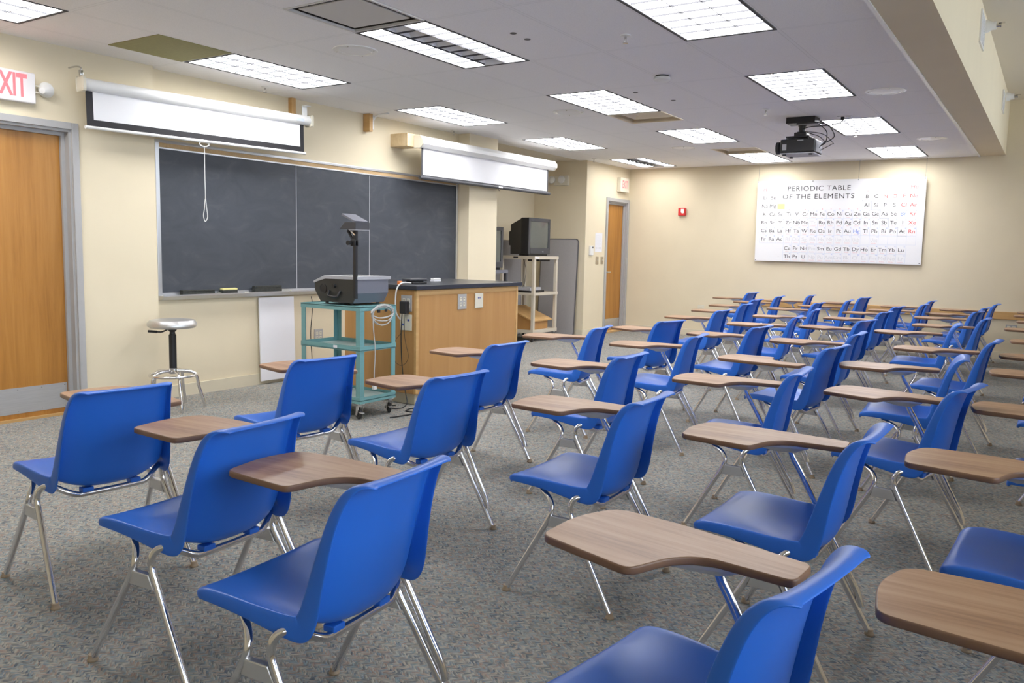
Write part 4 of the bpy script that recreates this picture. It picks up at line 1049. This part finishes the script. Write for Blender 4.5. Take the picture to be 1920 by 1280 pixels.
# ------------------------------------------------------------------ tablet-arm chairs
def make_shell():
    prof = [(.252, .408), (.249, .426), (.238, .439), (.212, .443), (.16, .437), (.10, .428), (.04, .414), (-.02, .400), (-.075, .388), (-.118, .386), (-.150, .404), (-.168, .45), (-.178, .52), (-.190, .60), (-.204, .675), (-.220, .73), (-.237, .762), (-.254, .777), (-.274, .781), (-.291, .774)]
    wid = [.188, .205, .216, .222, .224, .224, .223, .221, .219, .217, .215, .213, .209, .203, .197, .190, .183, .175, .164, .148]
    dish = [.0, .002, .006, .012, .022, .030, .042, .054, .066, .073, .076, .068, .057, .045, .035, .027, .020, .014, .008, .003]
    fl = [.012, .018, .026, .032, .037, .041, .047, .056, .066, .075, .078, .070, .058, .047, .040, .035, .030, .024, .014, .004]
    n = len(prof)
    S = [-1, -.955, -.88, -.74, -.55, -.3, 0, .3, .55, .74, .88, .955, 1]
    bm = bmesh.new(); rows = []
    for i in range(n):
        y, z = prof[i]
        a = Vector(prof[max(i-1, 0)]); c = Vector(prof[min(i+1, n-1)]); tg = (c-a).normalized()
        nr = Vector((tg.y, -tg.x))           # towards the sitter
        if i == 14: nr_back = nr.copy()
        if i > 14: nr = nr.lerp(nr_back, .55 if i == 15 else .85 if i == 16 else 1.).normalized()
        row = []
        def put(x, off): row.append(bm.verts.new((x, y+nr.x*off, z+nr.y*off)))
        w = wid[i]; dd = dish[i]
        put(-w-.004, dd-fl[i]); put(-w-.003, dd-fl[i]*.55)
        for s in S: put(w*s, dd*abs(s)**2.6 - (.004 if abs(s) == 1 else 0))
        put(w+.003, dd-fl[i]*.55); put(w+.004, dd-fl[i])
        rows.append(row)
    for A, B in zip(rows, rows[1:]):
        for k in range(len(A)-1): bm.faces.new((A[k], A[k+1], B[k+1], B[k]))
    bmesh.ops.recalc_face_normals(bm, faces=bm.faces[:])
    up = sum((f.normal.z for f in bm.faces if f.calc_center_median().y > 0), 0)
    if up < 0: bmesh.ops.reverse_faces(bm, faces=bm.faces[:])
    me = bpy.data.meshes.new('seat_shell'); bm.to_mesh(me); bm.free()
    o = bpy.data.objects.new('tmp', me); COL.objects.link(o)
    m = o.modifiers.new('s', 'SOLIDIFY'); m.thickness = .006; m.offset = -1
    m = o.modifiers.new('d', 'SUBSURF'); m.levels = 2; m.render_levels = 2
    dg = bpy.context.evaluated_depsgraph_get(); me2 = bpy.data.meshes.new_from_object(o.evaluated_get(dg))
    bpy.data.objects.remove(o)
    me2.name = 'seat_shell'; me2.materials.clear(); me2.materials.append(MATS['blue_plastic'])
    for p in me2.polygons: p.use_smooth = True
    return me2

def rounded(poly, radii, n=6):
    out = []; N = len(poly)
    for i in range(N):
        p = Vector(poly[i]); a = Vector(poly[i-1]); c = Vector(poly[(i+1) % N]); r = radii[i]
        if r <= 0: out.append(tuple(p)); continue
        u = (a-p).normalized(); v = (c-p).normalized()
        A, B = p+u*r, p+v*r
        for k in range(n+1):
            t_ = k/n; q = A*(1-t_)**2+p*2*t_*(1-t_)+B*t_*t_; out.append(tuple(q))
    return out
TAB = [(.030, .402), (.185, .428), (.318, .392), (.326, .20), (.298, -.130), (.182, -.140), (.176, -.02), (.172, .058), (.118, .108), (-.002, .138)]
TAB = [p for k, p in enumerate(TAB) if True]
TAB = rounded(TAB, [.030, .06, .05, .05, .025, .025, .035, .035, .035, .030], 5)
TAB = [p for k, p in enumerate(TAB) if (Vector(p)-Vector(TAB[k-1])).length > .001]
TRT = .672
def make_chair(left=False):
    sgn = -1 if left else 1
    def X(p): return [(sgn*q[0],)+tuple(q[1:]) for q in p]
    root = thing('tablet_arm_chair', 'x', 'chair', (0, 0, 0))
    def link(name, me, par=root):
        o = bpy.data.objects.new(name, me); COL.objects.link(o); o.parent = par; return o
    link('seat_shell', make_shell())
    R = .0112
    for s in (-1, 1):
        # front leg: from under the seat, S-bend, then forward to the floor
        P = [(s*.13, .128, .405), (s*.165, .122, .405), (s*.192, .095, .398), (s*.216, .055, .382), (s*.234, .034, .358), (s*.242, .036, .326), (s*.2465, .055, .285)]
        leg = MB().tube(catmull(P, 5)+[Vector((s*.268, .2065, .012))], R, 12).obj('leg', 'chrome', root, True)
        MB().lathe([(0, 0), (.016, 0), (.017, .005), (.013, .012), (.0125, .022), (0, .022)], 14, (s*.269, .208, 0)).obj('foot_glide', 'glide', leg, True)
        P = [(s*.10, -.118, .365), (s*.13, -.117, .367), (s*.165, -.105, .384), (s*.196, -.085, .403), (s*.222, -.064, .406), (s*.238, -.050, .386), (s*.242, -.050, .352), (s*.2435, -.062, .322)]
        leg = MB().tube(catmull(P, 5)+[Vector((s*.267, -.2355, .012))], R, 12).obj('leg', 'chrome', root, True)
        MB().lathe([(0, 0), (.016, 0), (.017, .005), (.013, .012), (.0125, .022), (0, .022)], 14, (s*.268, -.238, 0)).obj('foot_glide', 'glide', leg, True)
        b = MB(); b.prism([(.028, .328), (-.045, .328), (-.070, .284), (.042, .284)], *sorted((s*.233, s*.254)), 'x', .003); b.obj('side_bracket', 'bracket_gray', root)
    MB().tube([(-.131, .128, .405), (.131, .128, .405)], R, 12).obj('front_crossbar', 'chrome', root, True)
    MB().tube([(-.101, -.118, .365), (0, -.118, .364), (.101, -.118, .365)], R, 12).obj('rear_crossbar', 'chrome', root, True)
    for s in (-1, 1):
        bx(*sorted((s*.070, s*.112)), -.128, -.092, .370, .388, .003).obj('mounting_pad', 'blue_plastic', root)
        bx(*sorted((s*.085, s*.125)), .108, .15, .410, .432, .004).obj('mounting_pad', 'blue_plastic', root)
    top = X(TAB)
    if left: top = top[::-1]
    def inset(P, d):
        out = []
        for k in range(len(P)):
            a, p, c = Vector(P[k-1]), Vector(P[k]), Vector(P[(k+1) % len(P)])
            n1 = Vector((-(p-a).y, (p-a).x)).normalized(); n2 = Vector((-(c-p).y, (c-p).x)).normalized()
            n = (n1+n2).normalized(); out.append(tuple(p+n*d))
        return out
    area = sum(TAB[k-1][0]*TAB[k][1]-TAB[k][0]*TAB[k-1][1] for k in range(len(TAB)))
    sg = 1 if area > 0 else -1
    in1 = inset(TAB, .0012*sg); in2 = inset(TAB, .0034*sg)
    rings = [[(sgn*x, y, z) for x, y in P] for P, z in ((in2, TRT-.019), (in1, TRT-.0175), (TAB, TRT-.015), (TAB, TRT-.004), (in1, TRT-.0012), (in2, TRT))]
    tb = MB().loft(rings).obj('tablet_arm', 'tablet_laminate', root, True, angle=50)
    tb.data.materials.append(MATS['tablet_edge'])
    for p in tb.data.polygons:
        if len(p.vertices) > 8: p.use_smooth = False
        if p.normal.z < .9 or len(p.vertices) < 8: p.material_index = 1
    o1 = [(.125, .15), (.295, .135), (.285, -.005), (.19, -.01)]; o2 = [(.20, .10), (.275, .095), (.272, .045), (.215, .045)]
    b = MB(); b.loft([[(sgn*x, y, TRT-.0185) for x, y in o1], [(sgn*x, y, TRT-.026) for x, y in o1], [(sgn*x, y, TRT-.052) for x, y in o2]]); b.obj('tablet_bracket', 'bracket_gray', tb)
    P = [(.245, .072, .632), (.252, .058, .595), (.257, .02, .53), (.262, -.085, .335), (.266, -.15, .215), (.268, -.188, .145), (.2675, -.205, .095)]
    MB().tube(catmull(X(P), 5), .0125, 12).obj('tablet_support', 'chrome', root, True)
    return root

ROWS = [
 ('row nearest the chalkboard', [(1.745, 3.127, -5.2), (2.842, 3.204, -6.9), (3.989, 2.914, -1.3), (5.285, 2.992, 10.0), (6.297, 2.832, -11.1), (7.906, 2.975, -.6), (9.107, 3.137, 3.3), (10.203, 3.345, -2.0), (11.34, 3.381, 3.5), (12.1, 3.144, 2.7)]),
 ('second row from the chalkboard', [(1.614, 2.264, 4.5), (2.841, 2.394, -3.8), (3.96, 2.113, 1.8), (5.244, 2.233, 7.2), (6.332, 2.117, -3.7), (7.608, 2.183, 6.6), (8.832, 2.312, 7.3), (10.195, 2.589, -2.3), (11.166, 2.441, 3.6), (12.25, 2.431, -10.)]),
 ('third row from the chalkboard', [(1.459, 1.546, 4.4), (2.822, 1.492, 1.0), (3.967, 1.228, 4.1), (5.27, 1.330, -6.), (6.301, 1.405, 1.5), (7.747, 1.593, -9.5), (9.112, 1.669, -5.4), (10.249, 1.714, -7.8), (11.073, 1.549, -.1), (12.1, 1.579, -3.2)]),
 ('fourth row from the chalkboard', [(1.454, .545, -8.9), (2.718, .685, -.9), (4.006, .511, -10.2), (5.161, .641, 3.9), (6.432, .546, -3.5), (7.842, .901, 4.6), (8.901, .753, -2.9), (10.08, .90, -6.6), (10.95, .885, -5.7), (11.998, .831, -2.1)]),
 ('row cut by the right edge', [(1.525, -.183, 0), (2.766, -.051, -2.6), (3.998, -.159, 0), (5.397, -.146, 0), (6.418, -.144, 0), (7.707, -.155, 0), (9.052, -.054, 0), (10.327, -.112, 0), (11.45, -.05, 2), (12.2, -.06, 1)]),
]
NTH = ['nearest the camera', 'second from the camera', 'third from the camera', 'fourth from the camera', 'fifth from the camera', 'sixth from the camera', 'seventh from the camera', 'eighth from the camera', 'ninth from the camera', 'last before the end wall']
SPECIAL = {(0, 0): 'blue chair at the far left edge, its tablet arm in front of the oak door', (1, 0): 'blue chair between the far-left chair and the big bottom-left chair',
           (2, 0): 'big blue chair at bottom left, glossy brown tablet arm beyond it', (3, 0): 'nearest blue chair cut by the bottom edge, its wide tablet at bottom centre',
           (4, 0): 'chair at the bottom right corner showing only its big brown tablet and legs', (4, 1): 'chair at the right edge with dark blue seat front behind the corner tablet',
           (0, 1): 'blue chair in front of the white panel and teal cart', (1, 1): 'blue chair with its tablet in front of the teal cart casters',
           (0, 2): 'blue chair in front of the wooden bench', (2, 3): 'blue chair with a left-hand tablet arm in the third row'}
PR = make_chair(); PLH = None
used = False
for r, (rn, lst) in enumerate(ROWS):
    for k, (x, y, a) in enumerate(lst):
        if (r, k) == (2, 3): o = make_chair(True)
        elif not used: o = PR; used = True
        else: o = copy_tree(PR)
        o.location = (x, y, 0); o.rotation_euler = (0, 0, math.radians(a))
        tag(o, SPECIAL.get((r, k), 'blue tablet chair in the %s, %s' % (rn, NTH[k])), 'chair', 'blue tablet-arm chairs in rows')
o = copy_tree(PR); o.location = (12.1, 3.987, 0); o.rotation_euler = (0, 0, math.radians(-3.8))
tag(o, 'blue tablet-arm chair alone by the end wall, ahead of the first row', 'chair', 'blue tablet-arm chairs in rows')

# ------------------------------------------------------------------ sky outside the windows
w = bpy.data.worlds.new('sky'); scn.world = w; w.use_nodes = True
nt = w.node_tree; bg = nt.nodes['Background']
bg.inputs['Color'].default_value = (.78, .88, 1.0, 1); bg.inputs['Strength'].default_value = 4.3

# ------------------------------------------------------------------ camera
cam = bpy.data.cameras.new('camera'); co = bpy.data.objects.new('camera', cam); COL.objects.link(co)
cam.sensor_width = 36; cam.lens = 1538.383/1920*36
cam.shift_x = -18.658/1920; cam.shift_y = -6.196/1920
cam.clip_start = .05
yaw, pitch, roll = [math.radians(v) for v in (32.83822809, -6.0883518, 1.29025503)]
fw = Vector((math.cos(pitch)*math.cos(yaw), math.cos(pitch)*math.sin(yaw), math.sin(pitch)))
rt = Vector((math.sin(yaw), -math.cos(yaw), 0)); up = rt.cross(fw)
r2 = math.cos(roll)*rt+math.sin(roll)*up; u2 = -math.sin(roll)*rt+math.cos(roll)*up
co.matrix_world = Matrix.Translation((-.02229, -.01091, 1.31897)) @ Matrix((r2, u2, -fw)).transposed().to_4x4()
scn.camera = co

vs = scn.view_settings
vs.view_transform = 'Standard'; vs.look = 'None'; vs.gamma = 1; vs.use_curve_mapping = False
vs.exposure = 0.80
scn.cycles.use_denoising = True
scn.cycles.max_bounces = 8; scn.cycles.diffuse_bounces = 5
